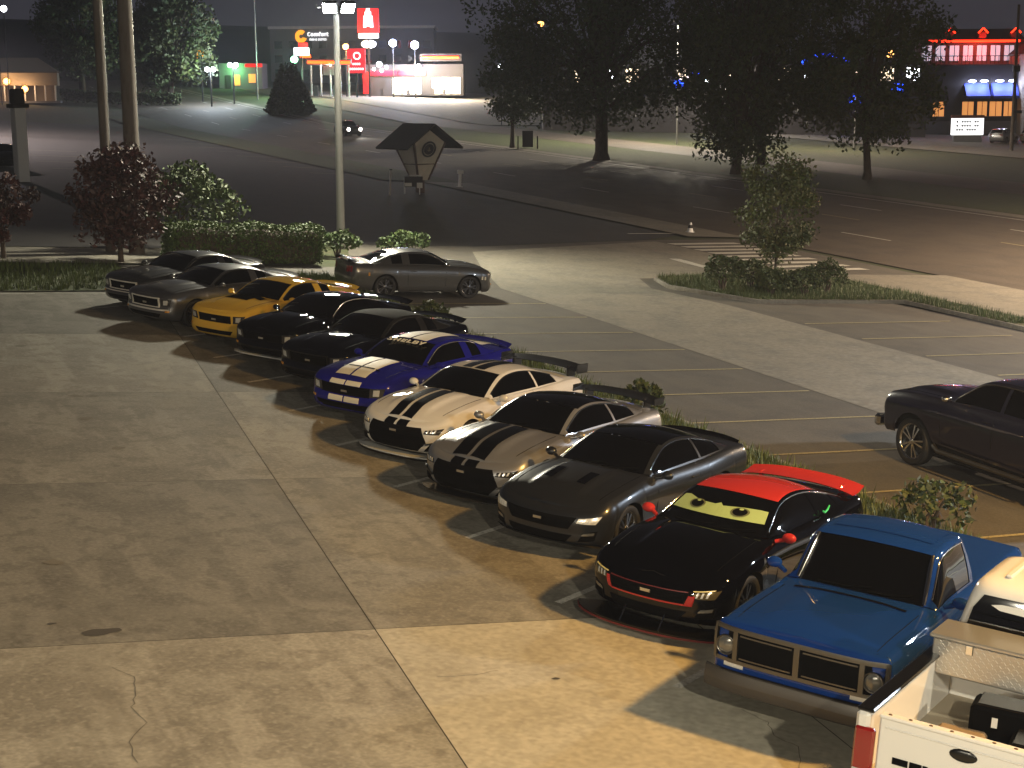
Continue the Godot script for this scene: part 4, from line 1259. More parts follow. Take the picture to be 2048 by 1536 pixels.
	var asph := blend_texture(1024, Color(0.115, 0.10, 0.074), [[big, 0.4, 0.8, Color(0.075, 0.068, 0.056), 0.8], [streak, 0.5, 0.85, Color(0.14, 0.128, 0.105), 0.6], [fine, 0.55, 0.95, Color(0.15, 0.14, 0.12), 0.5], [spots, 0.0, 0.12, Color(0.05, 0.045, 0.04), 0.4]])
	surface("asphalt", asph, 0.11, 0.85, Color(1, 1, 1), grain)
	surface("asphalt_pale", asph, 0.07, 0.85, Color(1.0, 1.0, 1.0), grain)
	mats.asphalt_pale.albedo_texture = blend_texture(512, Color(0.20, 0.18, 0.14), [[noise_bytes(512, 0.015, 41), 0.4, 0.8, Color(0.15, 0.14, 0.115), 0.8], [noise_bytes(512, 0.08, 42), 0.55, 0.9, Color(0.25, 0.23, 0.2), 0.5]])
	surface("asphalt_dark", asph, 0.09, 0.85, Color(0.6, 0.6, 0.64), grain)
	surface("road", asph, 0.06, 0.8, Color(0.98, 0.94, 0.92), grain)
	var gr := blend_texture(512, Color(0.055, 0.075, 0.022), [[noise_bytes(512, 0.02, 51), 0.4, 0.8, Color(0.085, 0.09, 0.03), 0.8], [noise_bytes(512, 0.1, 52), 0.5, 0.9, Color(0.03, 0.045, 0.014), 0.7], [noise_bytes(512, 0.012, 53), 0.6, 0.9, Color(0.11, 0.09, 0.05), 0.6]])
	surface("grass_ground", gr, 0.25, 0.95, Color(1, 1, 1), grain)
	surface("earth", gr, 0.08, 0.95, Color(0.8, 0.78, 0.75), grain)
	var bk := blend_texture(512, Color(0.07, 0.05, 0.035), [[noise_bytes(512, 0.02, 61, FastNoiseLite.TYPE_SIMPLEX, 4, 512, 64), 0.45, 0.8, Color(0.03, 0.022, 0.016), 0.9]])
	surface("bark", bk, 0.9, 0.9, Color(1, 1, 1), grain)
	mats.bark.uv1_world_triplanar = false
	surface("pole_wood", bk, 0.6, 0.9, Color(1, 1, 1), grain)
	mats.pole_wood.uv1_world_triplanar = false
	mats.pole_wood.albedo_texture = blend_texture(512, Color(0.11, 0.092, 0.08), [[noise_bytes(512, 0.02, 62, FastNoiseLite.TYPE_SIMPLEX, 4, 512, 48), 0.45, 0.8, Color(0.08, 0.062, 0.05), 0.9]])
	surface("stone_kerb", conc, 0.3, 0.9, Color(0.8, 0.8, 0.8), grain)
	surface("line_white", blend_texture(256, Color(0.55, 0.53, 0.47), [[noise_bytes(256, 0.06, 71), 0.5, 0.8, Color(0.30, 0.28, 0.24), 0.8]]), 0.8, 0.7)
	surface("line_pale", blend_texture(256, Color(0.36, 0.31, 0.17), [[noise_bytes(256, 0.06, 72), 0.5, 0.8, Color(0.20, 0.17, 0.10), 0.8]]), 0.8, 0.7)
	mat("galvanised", lin(0.28, 0.28, 0.27), 0.5, 0.5)
	mat("joint", lin(0.03, 0.026, 0.02), 0.95)
	mat("oil", lin(0.05, 0.04, 0.028), 0.85)
	mat("stain", lin(0.15, 0.13, 0.095), 0.85)
	mat("crack", lin(0.08, 0.07, 0.055), 0.95)
	mat("cream_wall", lin(0.64, 0.59, 0.49), 0.8)
	mat("roof_dark", lin(0.035, 0.03, 0.03), 0.85)
	mat("timber", lin(0.09, 0.05, 0.035), 0.8)
	mat("grey_wall", lin(0.16, 0.16, 0.17), 0.85)
	mat("tan_wall", lin(0.30, 0.25, 0.18), 0.85)
	mat("white_paint", lin(0.7, 0.7, 0.7), 0.6)
	mat("dark_wall", lin(0.035, 0.03, 0.03), 0.85)
	mat("brick_red", lin(0.16, 0.05, 0.03), 0.85)
	mat("blue_awning", lin(0.06, 0.09, 0.45), 0.6)

func lamp(at: Vector3, c: Color, e: float, size := 0.15, called := "lamp_light", parent: Node = self) -> OmniLight3D:
	var l := OmniLight3D.new()
	l.name = called
	l.light_color = c; l.light_energy = e; l.omni_range = 150; l.omni_attenuation = 2; l.light_size = size; l.shadow_enabled = true
	l.position = at
	parent.add_child(l, true)
	return l

func _ready():
	rng.seed = 4711
	# camera
	var cam := Camera3D.new()
	cam.name = "camera"
	cam.fov = 28.04; cam.near = 0.1; cam.far = 2500
	cam.transform = Transform3D(Basis(Vector3(0.90501, 0.06082, 0.42101), Vector3(0.02362, 0.98101, -0.19249), Vector3(-0.42472, 0.18415, 0.88640)).orthonormalized(), Vector3(0, 6.15, 0))
	add_child(cam)
	cam.current = true
	# night sky
	var we := WorldEnvironment.new()
	we.name = "night_environment"
	var env := Environment.new()
	var sky := Sky.new()
	var sm := ProceduralSkyMaterial.new()
	sm.sky_top_color = Color(0.08, 0.08, 0.095); sm.sky_horizon_color = Color(0.26, 0.255, 0.29); sm.sky_curve = 0.12
	sm.ground_bottom_color = Color(0.03, 0.03, 0.03); sm.ground_horizon_color = Color(0.12, 0.115, 0.13)
	sm.sun_angle_max = 1.0
	sky.sky_material = sm
	env.background_mode = Environment.BG_SKY
	env.sky = sky
	env.background_energy_multiplier = 1.0
	env.tonemap_mode = Environment.TONE_MAPPER_LINEAR
	env.tonemap_exposure = 1.0
	env.sdfgi_enabled = true; env.ssao_enabled = true; env.ssil_enabled = true
	env.fog_enabled = true; env.fog_density = 0.00045; env.fog_light_color = Color(0.8, 0.82, 0.9)
	we.environment = env
	add_child(we)
	make_materials()
	lights()
	setting()
	park_cars()
	park_trucks()
	plants()
	far_things()
	street_things()

func lights():
	# the car park's own lamp on the tall pole
	lamp_post()
	# wall lamps of the motel behind and beside the viewer
	street_lamp("warm yellow car park lamp, out of view to the right of the white pickup", Vector3(19.0, 0, -8.5), 11.0, Color(1.0, 0.77, 0.42), 310.0)
	for q in [[-24.0, "first from the left"], [-10.0, "second from the left"], [4.0, "third from the left"], [17.0, "last on the right"]]:
		wall_lamp("white balcony lamp on the motel behind the viewer, " + q[1], Vector3(q[0], 8.2, 2.2), Color(1.0, 0.96, 0.86), 135.0)
	# street lamp over the road, out of the frame on the right
	street_lamp("street lamp on the far kerb, out of view to the right", Vector3(62.0, ground(62, -36), -36.0), 9.5, Color(1.0, 0.88, 0.74), 3000.0)
	street_lamp("car park lamp on the right, out of view beyond the dark pickup", Vector3(36.5, 0, -15.0), 8.5, Color(0.88, 0.94, 1.0), 560.0)
	street_lamp("street lamp over the neighbouring car park, out of view to the left", Vector3(11.0, 0, -142.0), 10.0, Color(1.0, 0.92, 0.9), 1500.0)
	street_lamp("frontage road lamp hidden behind the broad dark tree", on(82.0, -136.0), 12.0, Color(1.0, 0.95, 0.85), 800.0)
	street_lamp("frontage road lamp hidden behind the round dark tree", on(95.0, -124.0), 9.0, Color(1.0, 0.9, 0.8), 200.0)
func wall_lamp(label, at: Vector3, c: Color, e: float):
	var t := thing("wall_lamp", label, "lamp", at)
	var st := Mb.new()
	st.box(Vector3(0, 0, 0.12), Vector3(0.4, 0.3, 0.16), 0.03)
	obj("housing", st, mats.dark_metal, t)
	st = Mb.new()
	st.box(Vector3(0, -0.03, 0.0), Vector3(0.34, 0.2, 0.06), 0.02)
	obj("lamp_lens", st, glow("lens_%d" % int(e), c, 60.0), t)
	lamp(Vector3(0, -0.05, -0.12), c, e, 0.12, "lamp_light", t)
func street_lamp(label, at: Vector3, h: float, c: Color, e: float):
	var t := thing("street_lamp", label, "lamp post", at)
	t.basis = plumb()
	var st := Mb.new()
	st.tube([Vector3(0, -0.2, 0), Vector3(0, h, 0)], [0.1, 0.06], 10)
	st.tube([Vector3(0, h, 0), Vector3(-0.8, h + 0.25, 0), Vector3(-1.6, h + 0.3, 0)], [0.05, 0.045, 0.04], 8)
	obj("post", st, mats.galvanised, t)
	st = Mb.new()
	st.box(Vector3(-1.8, h + 0.3, 0), Vector3(0.7, 0.12, 0.3), 0.04)
	obj("lamp_head", st, mats.dark_metal, t)
	st = Mb.new()
	st.box(Vector3(-1.8, h + 0.225, 0), Vector3(0.5, 0.04, 0.22), 0.01)
	obj("lamp_lens", st, glow("street_%d" % int(e), c, 120.0), t)
	var sp := SpotLight3D.new()                         # full cut-off head: light only below
	sp.name = "lamp_light"
	sp.light_color = c; sp.light_energy = e; sp.spot_range = 150; sp.spot_angle = 86; sp.spot_angle_attenuation = 0.4; sp.spot_attenuation = 2; sp.light_size = 0.45; sp.shadow_enabled = true
	sp.position = Vector3(-1.8, h + 0.15, 0)
	sp.basis = Basis(Vector3.RIGHT, -PI / 2)
	t.add_child(sp, true)
func lamp_post():
	var t := thing("lamp_post", "tall grey steel lamp post with blazing white floodlights behind the hedge", "lamp post", Vector3(19.3, 0, -56.2))
	t.basis = Basis(Vector3(1, 0, 0).slide(Vector3(-0.072, 0.997, 0.02)).normalized(), Vector3(-0.072, 0.997, 0.02).normalized(), Vector3(0, 0, 1)).orthonormalized()
	var st := Mb.new()
	st.tube([Vector3(0, -0.3, 0), Vector3(0, 0.02, 0), Vector3(0, 9.1, 0)], [0.19, 0.17, 0.10], 16)
	obj("post", st, mats.galvanised, t)
	st = Mb.new()
	st.box(Vector3(0, 8.98, 0.02), Vector3(1.5, 0.08, 0.08), 0.02)
	obj("cross_arm", st, mats.galvanised, t)
	for sg in [-1, 1]:
		var h := Node3D.new()
		st = Mb.new()
		var B := Basis(Vector3.UP, -0.45 * 0.5 + 0.25 * sg) * Basis(Vector3.RIGHT, -0.95)
		st.box(Vector3(0.34 * sg, 9.0, 0.3), Vector3(0.56, 0.18, 0.46), 0.04, B)
		obj("floodlight", st, mats.dark_metal, t)
		st = Mb.new()
		st.box(Vector3(0.34 * sg, 9.0, 0.3) + B * Vector3(0, -0.095, 0), Vector3(0.48, 0.03, 0.38), 0.01, B)
		obj("lamp_lens", st, glow("flood", Color(0.95, 0.98, 1.0), 250.0), t)
		h.free()
		var sp := SpotLight3D.new()
		sp.name = "lamp_light"
		sp.light_color = Color(1.0, 0.97, 0.86); sp.light_energy = 210.0; sp.spot_range = 120; sp.spot_angle = 78; sp.spot_angle_attenuation = 0.5; sp.spot_attenuation = 2; sp.light_size = 0.45; sp.shadow_enabled = true
		sp.position = Vector3(0.34 * sg, 9.0, 0.3) + B * Vector3(0, -0.16, 0)
		sp.basis = B * Basis(Vector3.RIGHT, -PI / 2)
		t.add_child(sp, true)

func setting():
	# the land
	var rows := []
	var zs := [60.0, 30, 10, 0, -20, -40, -60, -90, -120, -150, -185, -200, -230, -260, -300, -350, -420, -520, -700, -1000, -1500]
	var xs := [-400.0, -200, -100, -50, -20, 0, 20, 35, 43, 48, 54, 60, 65, 72, 80, 95, 115, 140, 180, 240, 320, 450, 700, 1000]
	for z in zs:
		var row := PackedVector3Array()
		for x in xs: row.append(Vector3(x, ground(x, z) - 0.05, z))
		rows.append(row)
	var st := Mb.new()
	st.grid(rows, Vector3(0, -9000, -400))
	struct(obj("ground", st, mats.earth))
	# motel's car park
	var lot := struct(sheet("car_park", [[-30, 12], [-30, -44], [8.5, -44], [9.5, -50.2], [17.6, -50.2], [20, -57.5], [25.5, -57.5], [36, -61.5], [41.9, -62.8], [41.9, -49], [36, -48.6], [28.0, -47.2], [27.2, -45], [28.5, -41.6], [34.0, -41.5], [34.4, -38], [34.4, 12]], -0.012, mats.asphalt))
	# pale worn lane across it
	struct(sheet("driveway", [[20.9, -44.9], [22.5, -50], [24.5, -55.5], [36, -60.9], [36, -49.2], [27.6, -47.6], [26.6, -45], [27.2, -41.2], [27.3, -4], [21.0, -4], [21.0, -40]], -0.006, mats.asphalt_pale))
	# concrete slabs on the motel's side, laid at a slight angle
	var conc := struct(sheet("concrete_bed", [[-16, 6], [-13, -43.8], [8.3, -43.8], [9.0, -47], [13.6, -47], [13.6, 6]], -0.008, mats.joint))
	var o2 := Vector2(6.05, -15.88)
	var ax := Vector2(0.1186, -0.993)
	var tx := Vector2(0.9930, 0.1186)
	var cuts := [-19.0, -14.2, -9.4, -4.7, 0.0, 3.9, 9.2]
	var lot_edge := PackedVector2Array([Vector2(-17, 6), Vector2(-13, -43.8), Vector2(8.3, -43.8), Vector2(9.0, -47), Vector2(13.6, -47), Vector2(13.6, 6)])
	for i in cuts.size() - 1:
		for j in range(-3, 6):
			var g := 0.006
			var p := PackedVector2Array()
			for q in [[cuts[i] + g, j * 6.9 + g], [cuts[i + 1] - g, j * 6.9 + g], [cuts[i + 1] - g, (j + 1) * 6.9 - g], [cuts[i] + g, (j + 1) * 6.9 - g]]: p.append(o2 + tx * q[0] + ax * q[1])
			for piece in Geometry2D.intersect_polygons(p, lot_edge):
				var pts := []
				for q in piece: pts.append([q.x, q.y])
				var fresh: bool = i >= 4 and (j == -1 or j == -2)
				sheet("concrete_slab", pts, 0.0 + 0.001 * ((i * 7 + j * 3) % 3), mats.concrete_new if fresh else mats["concrete_%d" % ((i * 5 + j * 2 + 30) % 3)], conc)
	for cr in [[[3.0, -15.5], [3.15, -15.2], [3.08, -14.8], [2.98, -14.4], [3.02, -14.0], [2.80, -13.6], [2.75, -13.0]], [[8.9, -12.6], [9.0, -12.2], [8.85, -11.9], [8.95, -11.6], [8.75, -11.3], [8.5, -11.0], [8.55, -10.6]], [[6.2, -14.3], [6.6, -14.25], [7.0, -14.3]]]:
		var path := []
		for k in cr.size() - 1:
			for s in 4:
				var q := Vector2(cr[k][0], cr[k][1]).lerp(Vector2(cr[k + 1][0], cr[k + 1][1]), s / 4.0) + Vector2(rng.randf_range(-0.02, 0.02), rng.randf_range(-0.02, 0.02))
				path.append(q)
		for k in path.size() - 1: line_piece("crack", path[k], path[k + 1], 0.006, 0.0045, mats.crack, conc)
	for sp in [[3.08, -16.6, 0.22, 0.1], [4.9, -11.9, 0.05, 0.04], [7.4, -13.9, 0.04, 0.03], [2.6, -17.0, 0.05, 0.03]]:
		var pts := []
		for k in 24: pts.append([sp[0] + cos(TAU * k / 24) * sp[2] * (1 + 0.2 * sin(TAU * k / 12 + sp[0]) + 0.12 * sin(TAU * k / 6)), sp[1] + sin(TAU * k / 24) * sp[3] * (1 + 0.2 * sin(TAU * k / 8 + sp[1]))])
		sheet("oil_stain", pts, 0.005, mats.oil, conc)
	for k in 22:                                        # drips where cars have stood
		var px := rng.randf_range(-1.0, 5.5) if k % 2 else rng.randf_range(8.8, 12.0)
		var pz := rng.randf_range(-37.0, -17.0)
		var pts := []
		var r := rng.randf_range(0.03, 0.13)
		for j in 20: pts.append([px + cos(TAU * j / 20) * r * (1 + 0.25 * sin(TAU * j / 10 + k) + 0.15 * sin(TAU * j / 5 + 2 * k)), pz + sin(TAU * j / 20) * r * (1 + 0.2 * sin(TAU * j / 7 + k))])
		sheet("drip_stain", pts, 0.0048, mats.stain, conc)
	# painted bays
	for k in 9:
		var p := Vector2(8.56, -13.3 - 2.86 * k)
		line_piece("bay_line", p, p + Vector2(cos(deg_to_rad(30)), -sin(deg_to_rad(30))) * 5.0, 0.1, 0.006, mats.line_white, lot)
	line_piece("bay_line", Vector2(7.2, -40.75), Vector2(7.2, -40.75) + Vector2(4.6, -2.2), 0.1, 0.006, mats.line_white, lot)
	line_piece("bay_line", Vector2(2.5, -43.45), Vector2(6.14, -43.45), 0.1, 0.006, mats.line_white, lot)
	for k in 13: line_piece("bay_line", Vector2(15.9, -41.6 + 2.705 * k), Vector2(20.88, -41.6 + 2.705 * k + 0.05), 0.09, -0.004, mats.line_pale, lot)
	for k in 9: line_piece("bay_line", Vector2(27.45, -37.35 + 2.74 * k), Vector2(33.2, -37.6 + 2.74 * k), 0.09, -0.001, mats.line_pale, lot)
	# planted strip between the rows
	var med := struct(sheet("planted_strip", [[13.85, 4], [13.85, -47], [15.75, -47], [15.75, 4]], 0.09, mats.grass_ground))
	kerb("kerb", [Vector2(13.75, 4), Vector2(13.75, -20), Vector2(13.75, -47.1), Vector2(15.8, -47.1), Vector2(15.8, -20), Vector2(15.8, 4)], 0.16, 0.12, mats.stone_kerb, med)
	turf("strip_grass", "rough grass growing in the planted strip between the rows", PackedVector2Array([Vector2(13.9, 2), Vector2(13.9, -47), Vector2(15.7, -47), Vector2(15.7, 2)]), 7000, 0.09, 1.1)
	# grass bed and path at the far left
	struct(sheet("grass_bed", [[-20, -43.9], [6.4, -43.9], [9.4, -44.2], [9.6, -50.0], [-20, -50.0]], 0.02, mats.grass_ground))
	turf("bed_grass", "short grass bed at the left end of the row", PackedVector2Array([Vector2(-2, -44), Vector2(6.4, -44), Vector2(9.4, -44.3), Vector2(9.5, -49.9), Vector2(-2, -49.9)]), 2500, 0.02, 1.0)
	struct(sheet("path", [[-20, -50.4], [12.3, -50.4], [12.6, -54.8], [-20, -54.2]], 0.03, mats.asphalt_pale))
	# neighbour's dark car park
	var lot2 := struct(sheet("neighbouring_car_park", [[-20, -55.2], [12.8, -55.4], [19.5, -57.7], [25.5, -57.7], [36, -61.7], [39.0, -64], [39.0, -180], [-20, -180]], -0.02, mats.asphalt_dark))
	for k in 9: line_piece("bay_line", Vector2(33.2, -104.0 - 6.5 * k), Vector2(37.8, -103.5 - 6.5 * k), 0.12, -0.014, mats.line_pale, lot2)
	for k in 5: line_piece("bay_line", Vector2(15.0, -92.0 - 7 * k), Vector2(20.0, -92.0 - 7 * k), 0.12, -0.014, mats.line_pale, lot2)
	# island, verge, pavement, road
	var isle := [[28.0, -47.1], [30.5, -47.9], [35.9, -48.4], [35.9, -36.5], [34.5, -36.5], [34.5, -41.4], [28.6, -41.5], [27.3, -45]]
	var island := struct(sheet("island", isle, 0.09, mats.grass_ground))
	var edge := []
	for q in [[35.9, -48.4], [30.5, -47.9], [28.0, -47.1], [27.3, -45], [28.6, -41.5], [34.5, -41.4], [34.5, -20], [34.5, 10]]: edge.append(Vector2(q[0], q[1]))
	kerb("kerb", edge, 0.18, 0.13, mats.stone_kerb, island)
	var isp := PackedVector2Array()
	for q in isle: isp.append(Vector2(q[0], q[1]))
	turf("island_grass", "short grass on the small tree's island", isp, 5000, 0.09, 0.9)
	struct(strip("verge", 34.6, 36.4, -36.4, 20, 0.06, mats.grass_ground))
	struct(strip("pavement", 36.5, 42.6, -48.8, 20, 0.05, mats.asphalt_pale))
	struct(strip("pavement_north", 39.2, 42.6, -98, -63.2, 0.03, mats.asphalt_pale))
	struct(strip("verge_north", 36.5, 42.6, -200, -98.2, 0.03, mats.grass_ground))
	var road := struct(strip("road", 42.7, 61.0, -300, 40, -0.01, mats.road))
	struct(strip("road_shoulder", 61.1, 62.2, -300, 40, 0.0, mats.asphalt_pale))
	var zc := -63.4
	for k in range(-6, 16):
		for l in [[48.3, 0.0], [56.75, -11.5]]:
			var z0: float = zc - 14.3 * k + l[1]
			line_piece("lane_dash", Vector2(l[0], z0), Vector2(l[0], z0 + 3.9), 0.13, 0.002, mats.line_white, road)
		line_piece("lane_dash", Vector2(52.6, -71.0 - 14.3 * k), Vector2(52.6, -71.0 - 14.3 * k + 3.4), 0.12, 0.002, mats.line_pale, road)
	for k in 20: line_piece("edge_line", Vector2(43.25, -69.3 - 11.0 * k), Vector2(43.25, -69.3 - 11.0 * (k + 1)), 0.14, 0.002, mats.line_white, road)
	for k in 24: line_piece("edge_line", Vector2(60.4, 0 - 11.0 * k), Vector2(60.4, 0 - 11.0 * (k + 1)), 0.14, 0.002, mats.line_white, road)
	for k in 9: line_piece("crossing_bar", Vector2(36.1 - 0.02 * k, -59.7 + 1.18 * k), Vector2(40.3, -60.6 + 1.18 * k), 0.58, 0.004, mats.line_white, lot)
	line_piece("stop_line", Vector2(32.8, -53.9), Vector2(32.4, -48.4), 0.45, 0.004, mats.line_white, lot)
	line_piece("edge_line", Vector2(36.4, -64.2), Vector2(39.8, -64.9), 0.25, 0.004, mats.line_white, road)
	# land beyond the road
	struct(strip("far_verge", 62.3, 80.0, -175, 40, 0.01, mats.grass_ground))
	struct(strip("frontage_road", 72.0, 80.0, -330, 40, 0.03, mats.road))
	struct(strip("forecourt", 80.5, 125.0, -262, -180, 0.03, mats.asphalt_pale))
	struct(strip("diner_car_park", 104.0, 175.0, -160, -110, 0.02, mats.asphalt_pale))

func plants():
	var dark := Color(0.05, 0.075, 0.022)
	var mid := Color(0.05, 0.08, 0.022)
	var trees := "trees beyond the road"
	tree("broad_tree", "broad dark tree with a thick forked trunk on the grass beyond the road", on(61.8, -114.4), 22, 2.6, Vector3(11.5, 0, 10.5), 0.55, 170, 200, 0.20, dark, trees, 0.26)
	tree("broad_tree", "small dark tree with a thin trunk left of the broad tree", on(62.0, -132.5), 11.5, 2.2, Vector3(3.0, 0, 3.0), 0.20, 50, 150, 0.17, dark, trees, 0.36)
	tree("broad_tree", "dark bushy tree reaching the ground right of the broad tree", on(63.8, -97.0), 18, 0.4, Vector3(5.6, 0, 5.2), 0.35, 110, 150, 0.19, dark, trees, 0.30)
	tree("broad_tree", "tall dark tree behind the bushy one, its top out of view", on(72.0, -106.0), 22, 1.5, Vector3(8.5, 0, 7.5), 0.4, 110, 190, 0.20, dark, trees, 0.28)
	tree("broad_tree", "round dark tree with a pale straight trunk left of the diner", on(70.2, -89.8), 16, 2.2, Vector3(5.8, 0, 5.8), 0.26, 110, 125, 0.19, dark, trees, 0.26)
	tree("broad_tree", "lamp-lit green tree at the left beside the far road", on(51.6, -229.0), 17.5, 2.2, Vector3(7.4, 0, 6.5), 0.45, 90, 130, 0.36, dark, "trees on the left", 0.30)
	tree("broad_tree", "dark tree behind the utility poles at the upper left", on(42.5, -250.0), 19, 3.0, Vector3(7.5, 0, 7.0), 0.5, 80, 130, 0.38, dark, "trees on the left", 0.30)
	bush("conical_bush", "large dark cone-shaped bush at the far road's edge", on(61.6, -203.0), Vector3(3.5, 3.4, 3.5), 5200, 0.24, dark, "bush", "", true)
	# the island
	var t := tree("island_tree", "slim young tree rising from the shrubs on the island", Vector3(30.5, 0.09, -43.4), 4.8, 1.1, Vector3(1.5, 0, 1.4), 0.05, 60, 110, 0.075, Color(0.06, 0.075, 0.022), "", 0.34)
	for q in [[28.6, -43.7, 0.66, 0.60, "dark round shrub at the left of the island tree"], [29.75, -42.5, 0.6, 0.46, "low shrub in front of the island tree's trunk, left one"], [31.05, -42.4, 0.62, 0.48, "low shrub in front of the island tree's trunk, right one"], [32.4, -43.0, 0.68, 0.58, "round shrub at the right end of the island shrubs"], [30.2, -44.4, 0.7, 0.5, "shrub behind the island tree's trunk"]]:
		bush("island_shrub", q[4], Vector3(q[0], 0.09, q[1]), Vector3(q[2], q[3], q[2]), 1500, 0.06, Color(0.05, 0.068, 0.02), "shrub", "shrubs on the island")
	# strip between the rows
	for q in [[15.0, -36.3, 0.42, 0.36, "small shrub behind the striped blue car's boot"], [14.8, -25.0, 0.40, 0.42, "small shrub behind the silver car's tail"], [15.4, -17.3, 0.55, 0.42, "weedy shrub at the right behind the blue pickup"]]:
		bush("strip_shrub", q[4], Vector3(q[0], 0.09, q[1]), Vector3(q[2], q[3], q[2]), 420, 0.07, Color(0.045, 0.062, 0.02), "shrub", "shrubs in the planted strip")
	# left end
	var red := Color(0.055, 0.022, 0.02)
	tree("red_leaved_tree", "dark red-leaved small tree below the utility poles", Vector3(9.9, 0, -50.8), 3.7, 0.6, Vector3(2.0, 0, 1.5), 0.07, 55, 110, 0.10, red, "", 0.36)
	tree("red_leaved_tree", "low red-leaved tree at the left edge of the grass bed", Vector3(6.3, 0, -51.4), 2.7, 0.6, Vector3(1.5, 0, 1.3), 0.06, 34, 90, 0.10, red, "", 0.36)
	bush("dark_bush", "dark bush between the red-leaved tree and the hedge", Vector3(12.7, 0, -54.4), Vector3(2.1, 1.5, 1.4), 3600, 0.10, dark)
	bush("dark_bush", "round bush at the lamp post's foot", Vector3(18.2, 0, -53.4), Vector3(0.9, 0.45, 0.7), 1000, 0.08, Color(0.05, 0.085, 0.02))
	bush("dark_bush", "low bush behind the side-on grey car's roof", Vector3(21.2, 0, -54.4), Vector3(0.9, 0.42, 0.7), 1000, 0.08, Color(0.05, 0.085, 0.02))
	# clipped hedge
	var h := thing("hedge", "clipped green hedge behind the far end of the row", "hedge", Vector3(14.1, 0, -51.3))
	var st := Mb.new()
	st.tinted = true
	for i in 9000:
		var p := Vector3(rng.randf_range(-2.6, 2.6), rng.randf_range(0.05, 1.25), rng.randf_range(-0.75, 0.75))
		var k := rng.randi() % 5
		if k < 2: p.y = 1.25 + rng.randf_range(-0.10, 0.05) + 0.05 * sin(p.x * 3.1)
		elif k < 4: p.z = 0.75 + rng.randf_range(-0.10, 0.05) + 0.05 * sin(p.x * 2.3 + p.y * 3)
		else: p.x = sign(p.x) * (2.6 + rng.randf_range(-0.1, 0.05))
		leaf(st, p, 0.05 * rng.randf_range(0.7, 1.4), leaf_tone(Color(0.06, 0.10, 0.022), 0.35))
	obj("foliage", st, mats.leaves, h)
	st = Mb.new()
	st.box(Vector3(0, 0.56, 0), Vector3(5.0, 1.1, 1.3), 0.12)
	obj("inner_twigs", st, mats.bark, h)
	for q in [[36.5, -231.0, 41.0, -228.5], [41.2, -228.5, 46.0, -226.5], [46.2, -226.5, 51.5, -224.5]]:
		var a := on(q[0], q[1])
		var b := on(q[2], q[3])
		var g := thing("far_hedge", {36.5: "dark low hedge by the far road, left stretch by the pavilion", 41.2: "dark low hedge by the far road, middle stretch behind the poles", 46.2: "dark low hedge by the far road, right stretch below the lit tree"}[q[0]], "hedge", (a + b) / 2, "hedges by the far road")
		st = Mb.new()
		st.tinted = true
		for i in 1100:
			var s := rng.randf()
			leaf(st, (a.lerp(b, s) - (a + b) / 2) + Vector3(rng.randf_range(-0.6, 0.6), 1.7 * pow(rng.randf(), 0.5), rng.randf_range(-0.6, 0.6)), 0.26, leaf_tone(dark, 0.3))
		obj("foliage", st, mats.leaves, g)

const FACE := -0.4355                                  # facades on the far side look back at the motel
func part(t: Node3D, called: String, c: Vector3, s: Vector3, m: Material, bevel := 0.0, parent: Node = null) -> MeshInstance3D:
	var st := Mb.new()
	st.box(c, s, bevel)
	return obj(called, st, m, parent if parent else t)
func facade(called, label, category, at: Vector3, yaw := FACE) -> Node3D:
	var t := thing(called, label, category, at)
	t.basis = plumb(yaw)
	return t
func neon(t: Node3D, a: Vector3, b: Vector3, m: Material, r := 0.09, called := "neon_tube"):
	var n: int = max(1, int(ceil((b - a).length() / 4.5)))
	for k in n:
		var st := Mb.new()
		st.tube([a.lerp(b, float(k) / n), a.lerp(b, (k + 0.985) / n)], [r, r], 8)
		obj(called, st, m, t)
func bulb(t: Node3D, c: Vector3, r: float, m: Material, called := "lamp_globe"):
	var st := Mb.new()
	st.ball(c, Vector3(r, r, r), 14, 10)
	return obj(called, st, m, t)
func glow_all():
	glow("red_neon", Color(1.0, 0.16, 0.06), 7.0); glow("orange_neon", Color(1.0, 0.28, 0.06), 7.0); glow("blue_neon", Color(0.12, 0.3, 1.0), 7.0)
	glow("white", Color(0.95, 0.97, 1.0), 20.0); glow("cold", Color(0.78, 0.82, 1.0), 30.0); glow("warm", Color(1.0, 0.72, 0.38), 6.0)
	glow("shop", Color(1.0, 0.95, 0.84), 3.0); glow("sign_red", Color(0.9, 0.05, 0.05), 1.6); glow("sign_white", Color(1, 1, 1), 1.8); glow("sign_yellow", Color(1.0, 0.66, 0.1), 1.4)
	glow("pane", Color(1.0, 0.66, 0.36), 0.75); glow("pane_bright", Color(1.0, 0.9, 0.75), 4.0); glow("pane_white", Color(0.9, 0.92, 1.0), 0.6); glow("green", Color(0.6, 1.0, 0.75), 4.0); glow("magenta", Color(0.95, 0.06, 0.16), 1.2)
func far_things():
	glow_all()
	diner()
	station()
	hotel()
	left_shops()
	pavilion()
	shop_row()
	for q in [[85.7, 15.1, -175.1, "warm", "yellowish mast light high behind the broad dark tree"], [83.0, 9.6, -181.0, "white", "white light behind the small thin-trunked tree"], [26.1, 13.3, -214.6, "white", "white mast light at the upper left corner, left one"], [27.0, 13.2, -214.1, "white", "white mast light at the upper left corner, right one"], [108.2, 13.0, -135.7, "warm", "yellowish mast light behind the round dark tree"]]:
		var t := facade("distant_lamp", q[4], "lamp", on(q[0], q[2]))
		var h: float = q[1] - ground(q[0], q[2])
		var st := Mb.new()
		st.tube([Vector3(0, -0.2, 0), Vector3(0, h, 0)], [0.07, 0.05], 6)
		obj("post", st, mats.dark_metal, t)
		bulb(t, Vector3(0, h, 0), 0.4, mats["glow_" + q[3]])
